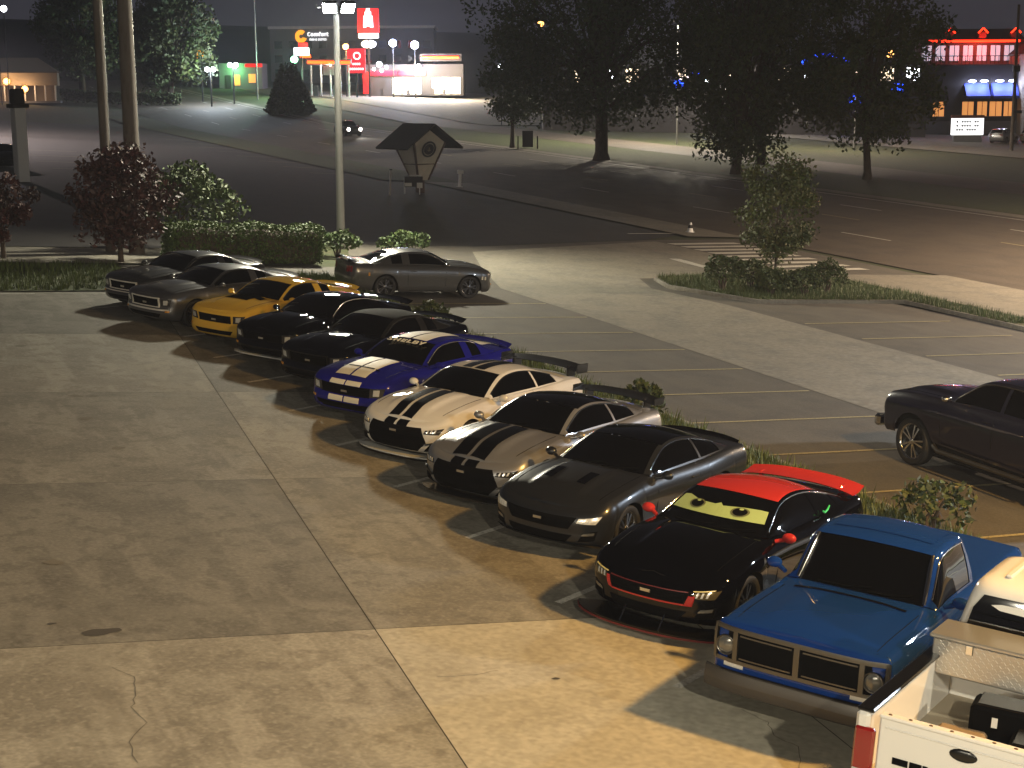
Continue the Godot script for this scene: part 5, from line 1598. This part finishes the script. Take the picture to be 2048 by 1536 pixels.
func shop_row():                                       # seen only in glimpses between the leaves
	var t := facade("shop_row", "row of lit shops glimpsed through the dark trees beyond the road", "building", Vector3(103.5, 3.6, -158.6))
	part(t, "wall", Vector3(0, 3.5, -4), Vector3(46, 9.0, 8), mats.dark_wall)
	part(t, "ledge", Vector3(0, 5.0, 0.2), Vector3(46, 0.3, 0.8), mats.grey_wall)
	for k in 15:
		for f in 2:
			if f == 0 or (k * 3 + f * 5) % 4 == 1: continue
			var w := part(t, "lit_window", Vector3(-21.5 + 3.05 * k, 1.7 + 4.9 * f, 0.03), Vector3(1.5, 1.6, 0.1), [mats.glow_pane_bright, mats.glow_sign_white, mats.glow_pane_bright, mats.glow_white][(k + f) % 4])
			part(t, "mullion", Vector3(-21.5 + 3.05 * k, 1.7 + 4.9 * f, 0.1), Vector3(0.08, 1.6, 0.06), mats.dark_wall, 0, w)
	for q in [[-6.5, 5.6], [-4.6, 6.4], [14.5, 3.6], [19.5, 5.0]]: part(t, "blue_sign", Vector3(q[0], q[1], 0.5), Vector3(1.7, 0.9, 0.2), mats.glow_blue_neon, 0.05)
	for k in 9:                                         # blue arch over the entrance
		var a := PI * (0.12 + 0.76 * k / 9.0)
		var b := PI * (0.12 + 0.76 * (k + 0.9) / 9.0)
		neon(t, Vector3(10.5 + cos(a) * 3.0, 7.2 + sin(a) * 1.7, 1.0), Vector3(10.5 + cos(b) * 3.0, 7.2 + sin(b) * 1.7, 1.0), mats.glow_blue_neon, 0.2)
	lamp(Vector3(0, 4.6, 3.0), Color(1, 0.95, 0.9), 60.0, 0.3, "lamp_light", t)
func diner():
	var t := facade("diner", "diner with red neon eaves and blue awnings at the upper right", "building", on(137.0, -153.5))
	part(t, "wall", Vector3(-1.0, 4.4, -5), Vector3(13, 8.8, 10), mats.dark_wall)
	part(t, "upper_wall", Vector3(-1.0, 10.2, -7), Vector3(13, 3.0, 6), mats.grey_wall)
	part(t, "eaves", Vector3(-1.0, 11.8, -6.4), Vector3(13.6, 0.35, 7.6), mats.brick_red)
	var st := Mb.new()
	st.poly([Vector3(-7.8, 11.97, -2.6), Vector3(5.8, 11.97, -2.6), Vector3(5.8, 13.4, -6), Vector3(-7.8, 13.4, -6)])
	obj("roof", st, mats.roof_dark, t)
	neon(t, Vector3(-6.5, 11.75, -2.5), Vector3(5.2, 11.75, -2.5), mats.glow_red_neon, 0.14)
	for x in [-3.7, 0.45, 4.6]:
		var g := part(t, "dormer", Vector3(x, 12.5, -3.2), Vector3(0.9, 0.7, 1.2), mats.brick_red)
		for sg in [-1, 1]: neon(g, Vector3(x, 13.35, -2.5), Vector3(x + 0.62 * sg, 12.75, -2.5), mats.glow_red_neon, 0.09)
	for k in 7:
		var w := part(t, "upper_window", Vector3(-6.2 + 1.75 * k, 10.3, -3.97), Vector3(1.2, 1.9, 0.06), mats.glow_pane_white)
		part(t, "mullion", Vector3(-6.2 + 1.75 * k, 10.3, -3.92), Vector3(0.08, 1.9, 0.06), mats.dark_wall, 0, w)
	for k in 24: part(t, "baluster", Vector3(-7.0 + 0.52 * k, 9.35, -0.1), Vector3(0.06, 0.9, 0.06), mats.dark_wall)
	part(t, "balcony_rail", Vector3(-1.0, 9.85, -0.1), Vector3(13, 0.09, 0.09), mats.dark_wall)
	for q in [[-0.9, 3.0], [2.6, 3.2]]:
		st = Mb.new()
		var a: float = q[0] - q[1] / 2
		var b: float = q[0] + q[1] / 2
		st.quad(Vector3(a, 6.5, 0.02), Vector3(b, 6.5, 0.02), Vector3(b, 4.9, 1.3), Vector3(a, 4.9, 1.3))
		st.quad(Vector3(a, 4.9, 1.3), Vector3(b, 4.9, 1.3), Vector3(b, 4.6, 1.3), Vector3(a, 4.6, 1.3))
		st.tri(Vector3(a, 6.5, 0.02), Vector3(a, 4.9, 1.3), Vector3(a, 4.9, 0.02))
		st.tri(Vector3(b, 6.5, 0.02), Vector3(b, 4.9, 1.3), Vector3(b, 4.9, 0.02))
		obj("awning", st, mats.blue_awning, t)
		for sg in [-0.5, 0.5]:
			var lp := Mb.new()
			lp.ball(Vector3(q[0] + q[1] * 0.5 * sg, 6.75, 0.9), Vector3(0.5, 0.13, 0.2), 12, 8)
			obj("awning_lamp", lp, mats.glow_cold, t)
			lamp(Vector3(q[0] + q[1] * 0.5 * sg, 6.55, 1.1), Color(0.8, 0.85, 1.0), 5.0, 0.12, "lamp_light", t)
	for q in [[-1.8, 1.4], [0.0, 1.2], [1.7, 1.5], [3.3, 1.1], [-5.5, 1.4]]:
		var w := part(t, "lit_window", Vector3(q[0], 3.3, 0.02), Vector3(q[1], 1.8, 0.06), mats.glow_pane)
		part(t, "frame", Vector3(q[0], 3.3, 0.06), Vector3(0.07, 1.8, 0.06), mats.dark_wall, 0, w)
		part(t, "sill", Vector3(q[0], 2.36, 0.1), Vector3(q[1] + 0.2, 0.1, 0.2), mats.grey_wall, 0, w)
	part(t, "base_course", Vector3(-1, 1.0, 0.06), Vector3(13, 1.6, 0.1), mats.grey_wall)
	part(t, "side_wing", Vector3(7.4, 5.0, -1), Vector3(6, 10, 8), mats.tan_wall)
	for k in 16: part(t, "siding_board", Vector3(7.4, 0.5 + 0.6 * k, 3.03), Vector3(6, 0.08, 0.05), mats.grey_wall)
	st = Mb.new()
	st.poly([Vector3(4.1, 10, 3.4), Vector3(7.4, 13.0, 3.4), Vector3(7.4, 13.0, -5), Vector3(4.1, 10, -5)])
	st.poly([Vector3(10.7, 10, 3.4), Vector3(7.4, 13.0, 3.4), Vector3(7.4, 13.0, -5), Vector3(10.7, 10, -5)])
	st.poly([Vector3(4.4, 10, 3.0), Vector3(10.4, 10, 3.0), Vector3(7.4, 12.8, 3.0)])
	obj("wing_roof", st, mats.roof_dark, t)
	neon(t, Vector3(4.1, 10.05, 3.5), Vector3(7.4, 13.05, 3.5), mats.glow_red_neon, 0.11)
	neon(t, Vector3(4.3, 9.7, 3.5), Vector3(7.4, 12.55, 3.5), mats.glow_blue_neon, 0.11)
	lamp(Vector3(0, 11.2, -1.6), Color(1, 0.25, 0.15), 18.0, 0.3, "neon_light", t)
	t = facade("marquee_sign", "white lit notice board with dark lettering before the diner", "sign", on(121.4, -138.2))
	part(t, "plinth", Vector3(0, 0.35, 0), Vector3(3.2, 0.9, 0.7), mats.grey_wall, 0.03)
	part(t, "sign_face", Vector3(0, 1.75, 0), Vector3(3.6, 1.9, 0.4), mats.glow_sign_white, 0.03)
	part(t, "cap", Vector3(0, 2.85, 0), Vector3(3.7, 0.35, 0.6), mats.brick_red, 0.03)
	for q in [["", 2.3], ["", 1.85], ["", 1.4]]:
		for k in 9:
			if (k * 7 + int(q[1] * 10)) % 5 != 0: part(t, "dark_letter", Vector3(-1.2 + 0.29 * k, q[1], 0.21), Vector3(0.2, 0.24, 0.02), mats.matte)
	t = facade("utility_pole", "thin pole with boxes standing before the diner at the right edge", "pole", on(113.3, -122.2))
	var stp := Mb.new()
	stp.tube([Vector3(0, -0.3, 0), Vector3(0, 14.5, 0)], [0.2, 0.13], 10)
	obj("shaft", stp, mats.pole_wood, t)
	part(t, "junction_box", Vector3(0, 8.2, 0.2), Vector3(0.7, 0.6, 0.4), mats.dark_metal, 0.03)
	part(t, "street_sign", Vector3(0.4, 3.9, 0.15), Vector3(0.9, 0.3, 0.04), mats.dark_metal)
func station():
	var t := facade("petrol_station", "brightly lit petrol station shop with red neon strips", "building", on(89.5, -249.0))
	part(t, "wall", Vector3(7.5, 2.6, -4), Vector3(16.5, 5.2, 8), mats.dark_wall)
	part(t, "fascia_sign", Vector3(2.4, 3.75, 0.1), Vector3(4.5, 0.8, 0.3), mats.glow_magenta)
	part(t, "fascia_sign", Vector3(7.2, 3.75, 0.1), Vector3(4.6, 0.8, 0.3), mats.glow_magenta)
	for k in 7:
		if k == 3: continue
		var w := part(t, "shop_window", Vector3(4.6 + 1.65 * k, 1.65, 0.05), Vector3(1.5, 2.7, 0.08), mats.glow_shop)
		part(t, "mullion", Vector3(5.42 + 1.65 * k, 1.65, 0.1), Vector3(0.12, 2.9, 0.14), mats.dark_wall, 0, w)
	part(t, "door", Vector3(9.55, 1.4, 0.08), Vector3(1.5, 2.6, 0.08), mats.dark_wall)
	for q in [[2.2, 0.5, 1.1, "glow_blue_neon"], [6.6, 0.55, 1.0, "dark_wall"], [10.6, 0.7, 1.3, "dark_wall"], [12.6, 0.5, 1.0, "dark_wall"]]: part(t, "display_stand", Vector3(q[0], q[2] / 2, 1.6), Vector3(q[1], q[2], 0.5), mats["dark_wall"])
	neon(t, Vector3(8.8, 6.3, 0.3), Vector3(15.1, 6.3, 0.3), mats.glow_orange_neon, 0.22)
	part(t, "parapet", Vector3(12.0, 6.3, -0.6), Vector3(7.0, 1.2, 1.2), mats.dark_wall)
	for q in [[1.8, 5.2, 0.45], [3.0, 4.7, 0.3], [2.2, 4.2, 0.3], [8.4, 4.9, 0.35], [0.9, 4.4, 0.25]]: bulb(t, Vector3(q[0], q[1], 1.5), q[2], mats.glow_white)
	part(t, "side_lit_sign", Vector3(-0.6, 2.2, 0.4), Vector3(0.9, 3.6, 0.4), mats.glow_sign_red)
	lamp(Vector3(8, 4.6, 3.5), Color(1, 0.95, 0.85), 400.0, 0.4, "lamp_light", t)
	lamp(Vector3(14, 3.2, 5.0), Color(1, 0.92, 0.78), 250.0, 0.4, "lamp_light", t)
	t = facade("station_canopy", "petrol station canopy with an orange-red lit edge", "canopy", on(81.5, -246.0))
	part(t, "canopy_roof", Vector3(0, 5.6, -1.5), Vector3(7.4, 0.9, 5), mats.grey_wall, 0.05)
	neon(t, Vector3(-3.4, 5.55, 1.1), Vector3(3.6, 5.45, 1.1), mats.glow_orange_neon, 0.24)
	neon(t, Vector3(-4.6, 6.5, 0.6), Vector3(-2.9, 6.5, 0.6), mats.glow_orange_neon, 0.24)
	part(t, "price_panel", Vector3(0.4, 4.2, 0.9), Vector3(2.6, 1.5, 0.15), mats.white_paint)
	for x in [-3.0, -1.4, 0.2, 1.8, 3.2]: part(t, "column", Vector3(x, 2.5, 0), Vector3(0.25, 5.2, 0.25), mats.white_paint, 0.02)
	for x in [-2.2, 1.0]: part(t, "pump", Vector3(x, 0.9, 0.6), Vector3(0.7, 1.8, 0.5), mats.grey_wall, 0.04)
	lamp(Vector3(0, 4.9, 0.5), Color(1, 0.95, 0.85), 40.0, 0.4, "lamp_light", t)
	t = facade("station_sign", "tall red and white petrol station sign on a pole", "sign", on(88.6, -246.5))
	part(t, "pole", Vector3(0, 5.2, 0), Vector3(0.35, 10.6, 0.35), mats.dark_metal)
	part(t, "sign_panel", Vector3(0, 12.4, 0), Vector3(3.5, 3.9, 0.5), mats.glow_sign_red, 0.04)
	var st := Mb.new()                                  # white emblem: a stepped tower
	for q in [[0.0, 0.0, 1.5, 1.3], [0.0, 0.95, 1.0, 0.8], [0.0, 1.55, 0.6, 0.6], [-0.55, -0.9, 0.5, 0.6], [0.55, -0.9, 0.5, 0.6], [0.0, -0.8, 0.4, 0.4]]: st.box(Vector3(q[0], 12.5 + q[1], 0.28), Vector3(q[2], q[3], 0.06), 0.02)
	obj("sign_emblem", st, mats.glow_sign_white, t)
	part(t, "sign_bar", Vector3(0, 9.95, 0), Vector3(3.2, 0.75, 0.4), mats.glow_sign_white, 0.03)
	for k in 8: part(t, "red_letter", Vector3(-1.2 + 0.34 * k, 9.95, 0.21), Vector3(0.2, 0.36, 0.02), mats.glow_sign_red)
	st = Mb.new()
	st.ball(Vector3(0, 8.6, 0), Vector3(1.25, 0.68, 0.25), 20, 10)
	obj("oval_sign", st, mats.glow_sign_white, t)
	t = facade("price_sign", "red price panel with a white ring and letters below the station sign", "sign", on(85.7, -244.5))
	part(t, "post", Vector3(0, 2.0, 0), Vector3(0.3, 4.2, 0.3), mats.dark_metal)
	part(t, "sign_panel", Vector3(0, 5.9, 0), Vector3(2.9, 3.9, 0.3), mats.glow_magenta, 0.03)
	st = Mb.new()
	st.lathe([[0.62, -0.05], [0.62, 0.05], [0.42, 0.05], [0.42, -0.05], [0.62, -0.05]], 20, Transform3D(Basis(Vector3.RIGHT, PI / 2), Vector3(0.1, 6.7, 0.2)))
	obj("sign_ring", st, mats.glow_sign_white, t)
	for q in [[5.4, 4], [4.6, 7]]:
		for k in q[1]: part(t, "sign_letter", Vector3((k - (q[1] - 1) / 2.0) * 0.34, q[0], 0.17), Vector3(0.22, 0.34, 0.03), mats.glow_sign_white)
	for q in [[92.3, -245.0, 8.7, "cold", 0.62, "left floodlight on a mast over the petrol station"], [95.6, -243.5, 8.5, "cold", 0.66, "right floodlight on a mast over the petrol station"], [84.6, -246.5, 7.9, "warm", 0.5, "warm lamp on a mast left of the station sign"], [73.2, -238.0, 5.9, "green", 0.6, "greenish lamp beside the cone-shaped bush"]]:
		t = facade("mast_light", q[5], "lamp", on(q[0], q[1]))
		st = Mb.new()
		st.tube([Vector3(0, -0.3, 0), Vector3(0, q[2], 0)], [0.12, 0.08], 8)
		obj("mast", st, mats.dark_metal, t)
		bulb(t, Vector3(0, q[2] + 0.2, 0.2), q[4], mats["glow_" + q[3]])
		lamp(Vector3(0, q[2] + 0.1, q[4] + 0.5), {"cold": Color(0.75, 0.8, 1.0), "warm": Color(1, 0.8, 0.5), "green": Color(0.7, 1, 0.8)}[q[3]], 250.0, 0.3, "lamp_light", t)
	t = facade("shop_sign", "small white sign with a red top above the cone-shaped bush", "sign", on(75.0, -240.0))
	part(t, "pole", Vector3(0, 3.2, 0), Vector3(0.25, 6.6, 0.25), mats.dark_metal)
	part(t, "sign_face", Vector3(0, 7.3, 0), Vector3(2.5, 1.3, 0.3), mats.glow_sign_white, 0.1)
	part(t, "sign_top", Vector3(0.3, 8.35, 0), Vector3(1.5, 0.75, 0.3), mats.glow_sign_red, 0.15)
func hotel():
	var t := facade("hotel", "grey hotel block with a lit rooftop sign behind the petrol station", "building", Vector3(101.5, 4.0, -292.0))
	part(t, "wall", Vector3(0, 6.5, -6), Vector3(32, 13.2, 12), mats.grey_wall)
	part(t, "parapet", Vector3(0, 13.3, -5.9), Vector3(32.6, 0.5, 12.4), mats.white_paint)
	for f in 4:
		for k in 11:
			var lit: bool = (f * 5 + k * 3) % 13 == 0
			var w := part(t, "window", Vector3(-14.4 + 2.9 * k, 1.9 + 2.7 * f, 0.03), Vector3(1.5, 1.4, 0.08), mats.tint)
			part(t, "sill", Vector3(-14.4 + 2.9 * k, 1.1 + 2.7 * f, 0.08), Vector3(1.7, 0.12, 0.16), mats.grey_wall, 0, w)
	var st := Mb.new()                                  # round yellow mark with a wedge cut out
	for k in 26:
		var a := 0.55 + (TAU - 1.1) * k / 26.0 + 0.25
		var b := 0.55 + (TAU - 1.1) * (k + 1) / 26.0 + 0.25
		st.quad(Vector3(-9.9 + cos(a) * 1.15, 11.6 + sin(a) * 1.25, 0.2), Vector3(-9.9 + cos(b) * 1.15, 11.6 + sin(b) * 1.25, 0.2), Vector3(-9.9 + cos(b) * 0.35, 11.6 + sin(b) * 0.4, 0.2), Vector3(-9.9 + cos(a) * 0.35, 11.6 + sin(a) * 0.4, 0.2))
	obj("sign_emblem", st, mats.glow_sign_yellow, t)
	lettering(t, "sign_lettering", "Comfort", 1.05, mats.glow_sign_white, Transform3D(Basis(), Vector3(-6.6, 12.0, 0.2)), true, 0.1)
	lettering(t, "sign_lettering", "INN & SUITES", 0.52, mats.glow_sign_white, Transform3D(Basis(), Vector3(-6.6, 11.0, 0.2)), true, 0.1)
func left_shops():
	var t := facade("small_shop", "small green-lit shop with a red awning left of the cone-shaped bush", "building", on(72.5, -268.0))
	part(t, "wall", Vector3(0, 2.2, -3), Vector3(7.5, 4.4, 6), mats.grey_wall)
	part(t, "awning_light_strip", Vector3(2.4, 4.0, 0.5), Vector3(2.9, 0.55, 0.9), mats.glow_sign_red, 0.05)
	part(t, "lit_window", Vector3(2.0, 1.8, 0.05), Vector3(1.2, 1.5, 0.08), mats.glow_pane)
	part(t, "lit_window", Vector3(-0.6, 1.5, 0.05), Vector3(1.0, 1.8, 0.08), mats.glow_pane)
	part(t, "door", Vector3(-2.2, 1.2, 0.05), Vector3(1.0, 2.3, 0.08), mats.dark_wall)
	bulb(t, Vector3(-0.8, 3.7, 0.6), 0.28, mats.glow_green)
	lamp(Vector3(-0.8, 3.4, 1.4), Color(0.55, 1.0, 0.6), 25.0, 0.3, "lamp_light", t)
	for q in [[55.6, -221.0, 5.2, "twin-globe lamp post beside the lit green tree"], [60.2, -226.0, 5.6, "lamp post with a white globe right of the lit green tree"]]:
		t = facade("street_lantern", q[3], "lamp post", on(q[0], q[1]))
		var st := Mb.new()
		st.tube([Vector3(0, -0.3, 0), Vector3(0, q[2], 0)], [0.13, 0.09], 8)
		obj("post", st, mats.dark_metal, t)
		for sg in [-0.45, 0.45]: bulb(t, Vector3(sg, q[2], 0.1), 0.34, mats.glow_white)
		lamp(Vector3(-0.3, q[2], 1.0), Color(0.9, 0.95, 1.0), 110.0, 0.3, "lamp_light", t)
	t = facade("yellow_sign", "small yellow lit sign showing through the left tree", "sign", on(57.0, -232.0))
	part(t, "post", Vector3(0, 3.2, 0), Vector3(0.2, 6.6, 0.2), mats.dark_metal)
	part(t, "sign_face", Vector3(0, 6.9, 0), Vector3(1.4, 1.2, 0.2), mats.glow_sign_yellow, 0.2)
	t = facade("thin_mast", "thin tall mast rising between the lit tree and the station", "mast", on(66.5, -236.0))
	var st2 := Mb.new()
	st2.tube([Vector3(0, -0.3, 0), Vector3(0, 15.5, 0)], [0.14, 0.09], 8)
	obj("shaft", st2, mats.galvanised, t)
	part(t, "top_bracket", Vector3(0, 15.4, 0), Vector3(1.2, 0.1, 0.1), mats.galvanised)
func pavilion():
	var t := facade("pavilion", "tan pavilion with white columns and warm lamps at the left edge", "building", on(29.6, -222.0), -0.2)
	var st := Mb.new()
	var e := 5.2
	st.poly([Vector3(-e, 4.0, 3.2), Vector3(e, 4.0, 3.2), Vector3(2.4, 6.0, 0), Vector3(-2.4, 6.0, 0)])
	st.poly([Vector3(e, 4.0, 3.2), Vector3(e, 4.0, -3.2), Vector3(2.4, 6.0, 0)])
	st.poly([Vector3(-e, 4.0, -3.2), Vector3(-e, 4.0, 3.2), Vector3(-2.4, 6.0, 0)])
	st.poly([Vector3(e, 4.0, -3.2), Vector3(-e, 4.0, -3.2), Vector3(-2.4, 6.0, 0), Vector3(2.4, 6.0, 0)])
	obj("roof", st, mats.tan_wall, t)
	part(t, "fascia", Vector3(0, 3.1, 0), Vector3(9.9, 1.7, 6.0), mats.tan_wall, 0.03)
	part(t, "wall", Vector3(0, 1.4, -1.5), Vector3(9.0, 2.8, 2.6), mats.tan_wall)
	for k in 8: part(t, "column", Vector3(-4.6 + 1.31 * k, 1.1, 2.8), Vector3(0.18, 2.3, 0.18), mats.white_paint, 0.02)
	part(t, "base", Vector3(0, 0.05, 0), Vector3(10.4, 0.3, 6.8), mats.grey_wall)
	for q in [[-1.6, 2.8, 0.45], [0.7, 1.8, 0.42]]:
		bulb(t, Vector3(q[0], q[1], 3.4), q[2], mats.glow_warm)
		lamp(Vector3(q[0], q[1], 4.3), Color(1.0, 0.8, 0.6), 7.0, 0.3, "lamp_light", t)
func street_things():
	# utility poles at the left
	for q in [[10.9, -53.2, 0.27, "thicker wooden utility pole, the right one of the pair"], [10.1, -53.7, 0.17, "thinner wooden utility pole, the left one of the pair"]]:
		var t := thing("utility_pole", q[3], "pole", Vector3(q[0], 0, q[1]), "pair of wooden utility poles")
		t.basis = plumb()
		var st := Mb.new()
		st.tube([Vector3(0, -0.5, 0), Vector3(0, 0.1, 0), Vector3(0, 6, 0), Vector3(0, 12, 0)], [q[2] * 1.05, q[2], q[2] * 0.92, q[2] * 0.8], 14)
		obj("shaft", st, mats.pole_wood, t)
		st = Mb.new()
		st.tube([Vector3(q[2] * 0.9, 0, 0.05), Vector3(q[2] * 0.86, 6, 0.05), Vector3(q[2] * 0.76, 11, 0.05)], [0.03, 0.03, 0.03], 6)
		obj("conduit", st, mats.galvanised, t)
	# white pillar
	var t := thing("white_pillar", "white square pillar with a dark lantern top at the left edge", "pillar", Vector3(11.6, 0, -86.8))
	t.basis = plumb(0.3)
	part(t, "shaft", Vector3(0, 1.9, 0), Vector3(0.62, 4.0, 0.62), mats.white_paint, 0.03)
	part(t, "cap", Vector3(0, 4.0, 0), Vector3(0.9, 0.22, 0.9), mats.dark_wall, 0.03)
	part(t, "lantern_box", Vector3(0, 4.5, 0), Vector3(0.6, 0.8, 0.6), mats.dark_wall, 0.05)
	# gabled signboard shaped like a tapering birdhouse
	t = thing("gabled_signboard", "tapering roofed signboard with round dark emblem beside the road", "sign", Vector3(35.1, 0, -87.9))
	t.basis = plumb(0.21)
	var top := 3.0
	var a := 0.36
	var b := 1.12
	var y0 := 0.75
	for k in 4:
		var B := Basis(Vector3.UP, PI / 2 * k)
		var st := Mb.new()
		st.poly([B * Vector3(-a, y0, a), B * Vector3(a, y0, a), B * Vector3(b, top, b), B * Vector3(0, top + (0.78 if k % 2 == 0 else 0.0), b), B * Vector3(-b, top, b)])
		var face := obj("face_panel", st, mats.cream_wall, t)
		st = Mb.new()
		for sg in [-1, 1]: st.tube([B * Vector3(a * sg, y0, a + 0.01), B * Vector3(b * sg, top, b + 0.01)], [0.06, 0.07], 6)
		st.tube([B * Vector3(-0.62, 1.72, 0.68), B * Vector3(0.62, 1.72, 0.68)], [0.035, 0.035], 6)
		obj("edge_timber", st, mats.timber, face)
		if k == 0:
			st = Mb.new()
			var o := Transform3D(B * Basis(Vector3.RIGHT, PI / 2 + 0.33), B * Vector3(0, 2.62, 1.03))
			st.lathe([[0.0, 0.0], [0.34, 0.0], [0.34, 0.03], [0.0, 0.03]], 24, o)
			obj("emblem_disc", st, mats.dark_wall, face)
			st = Mb.new()
			st.lathe([[0.50, -0.01], [0.50, 0.04], [0.40, 0.04], [0.40, -0.01]], 28, o)
			obj("emblem_ring", st, mats.dark_wall, face)
			st = Mb.new()
			st.box(o * Vector3(0.0, 0.045, 0.0), Vector3(0.09, 0.26, 0.03), 0.01, o.basis * Basis(Vector3.RIGHT, -PI / 2))
			st.box(o * Vector3(0.0, 0.045, 0.05), Vector3(0.22, 0.07, 0.03), 0.01, o.basis * Basis(Vector3.RIGHT, -PI / 2))
			obj("emblem_figure", st, mats.tan_wall, face)
	var r := Mb.new()
	for sg in [-1, 1]:
		r.quad(Vector3(0, 4.15, 1.75), Vector3(0, 4.15, -1.75), Vector3(2.05 * sg, 2.72, -1.75), Vector3(2.05 * sg, 2.72, 1.75))
		r.quad(Vector3(0, 4.02, 1.72), Vector3(0, 4.02, -1.72), Vector3(2.0 * sg, 2.62, -1.72), Vector3(2.0 * sg, 2.62, 1.72))
		r.quad(Vector3(2.05 * sg, 2.72, -1.75), Vector3(2.05 * sg, 2.72, 1.75), Vector3(2.0 * sg, 2.62, 1.72), Vector3(2.0 * sg, 2.62, -1.72))
		for e in [-1, 1]: r.quad(Vector3(0, 4.15, 1.75 * e), Vector3(2.05 * sg, 2.72, 1.75 * e), Vector3(2.0 * sg, 2.62, 1.72 * e), Vector3(0, 4.02, 1.72 * e))
	obj("roof", r, mats.roof_dark, t)
	part(t, "core_post", Vector3(0, 1.2, 0), Vector3(0.4, 2.8, 0.4), mats.timber)
	t = thing("notice_stand", "low dark stand with two white notices under the roofed signboard", "sign", Vector3(34.0, 0, -86.4))
	t.basis = plumb(-0.45)
	for x in [-0.45, 0.45]: part(t, "leg", Vector3(x, 0.45, 0), Vector3(0.06, 1.0, 0.06), mats.white_paint)
	part(t, "board", Vector3(0.1, 0.72, 0.02), Vector3(1.1, 0.62, 0.06), mats.dark_wall, 0.01)
	part(t, "notice", Vector3(-0.22, 0.55, 0.07), Vector3(0.42, 0.2, 0.02), mats.paper)
	part(t, "notice", Vector3(0.46, 0.5, 0.07), Vector3(0.34, 0.32, 0.02), mats.paper)
	part(t, "header", Vector3(0.2, 1.08, 0.04), Vector3(0.7, 0.08, 0.04), mats.paper)
	t = thing("marker_post", "thin grey post left of the roofed signboard", "post", Vector3(32.0, 0, -84.9))
	part(t, "shaft", Vector3(0, 0.7, 0), Vector3(0.1, 1.5, 0.1), mats.galvanised, 0.01)
	part(t, "cap", Vector3(0, 1.47, 0), Vector3(0.14, 0.06, 0.14), mats.dark_metal, 0.01)
	t = thing("marker_post", "short white capped post right of the roofed signboard", "post", Vector3(40.1, 0, -93.5))
	part(t, "shaft", Vector3(0, 0.5, 0), Vector3(0.16, 1.0, 0.16), mats.white_paint, 0.02)
	part(t, "cap", Vector3(0, 1.02, 0), Vector3(0.4, 0.24, 0.2), mats.white_paint, 0.03)
	part(t, "foot", Vector3(0, 0.04, 0), Vector3(0.36, 0.1, 0.3), mats.white_paint, 0.02)
	t = facade("median_board", "dark notice board with side posts on the grass beyond the road", "sign", on(62.6, -130.4))
	part(t, "board", Vector3(0, 0.9, 0), Vector3(1.0, 1.5, 0.4), mats.dark_wall, 0.03)
	for x in [-0.9, 0.9]: part(t, "side_post", Vector3(x, 0.55, 0), Vector3(0.12, 1.2, 0.12), mats.dark_wall)
	t = thing("traffic_cone", "small pale cone at the road's edge near the crossing", "cone", Vector3(40.6, 0.03, -65.4))
	var st := Mb.new()
	st.lathe([[0.0, 0.48], [0.05, 0.47], [0.17, 0.03], [0.22, 0.03], [0.22, 0.0]], 16)
	obj("cone_body", st, mats.white_paint, t)
	st = Mb.new()
	st.lathe([[0.085, 0.36], [0.13, 0.2]], 16)
	obj("dark_band", st, mats.dark_wall, t)
	# the wheel stops and the motel wall behind the viewer
	t = thing("motel", "motel wall behind and beside the viewer, out of view", "building", Vector3(0, 0, 0))
	part(t, "wall", Vector3(0, 4.5, 5.2), Vector3(60, 9, 0.4), mats.tan_wall)
	part(t, "balcony", Vector3(0, 4.2, 3.2), Vector3(60, 0.25, 3.6), mats.grey_wall)
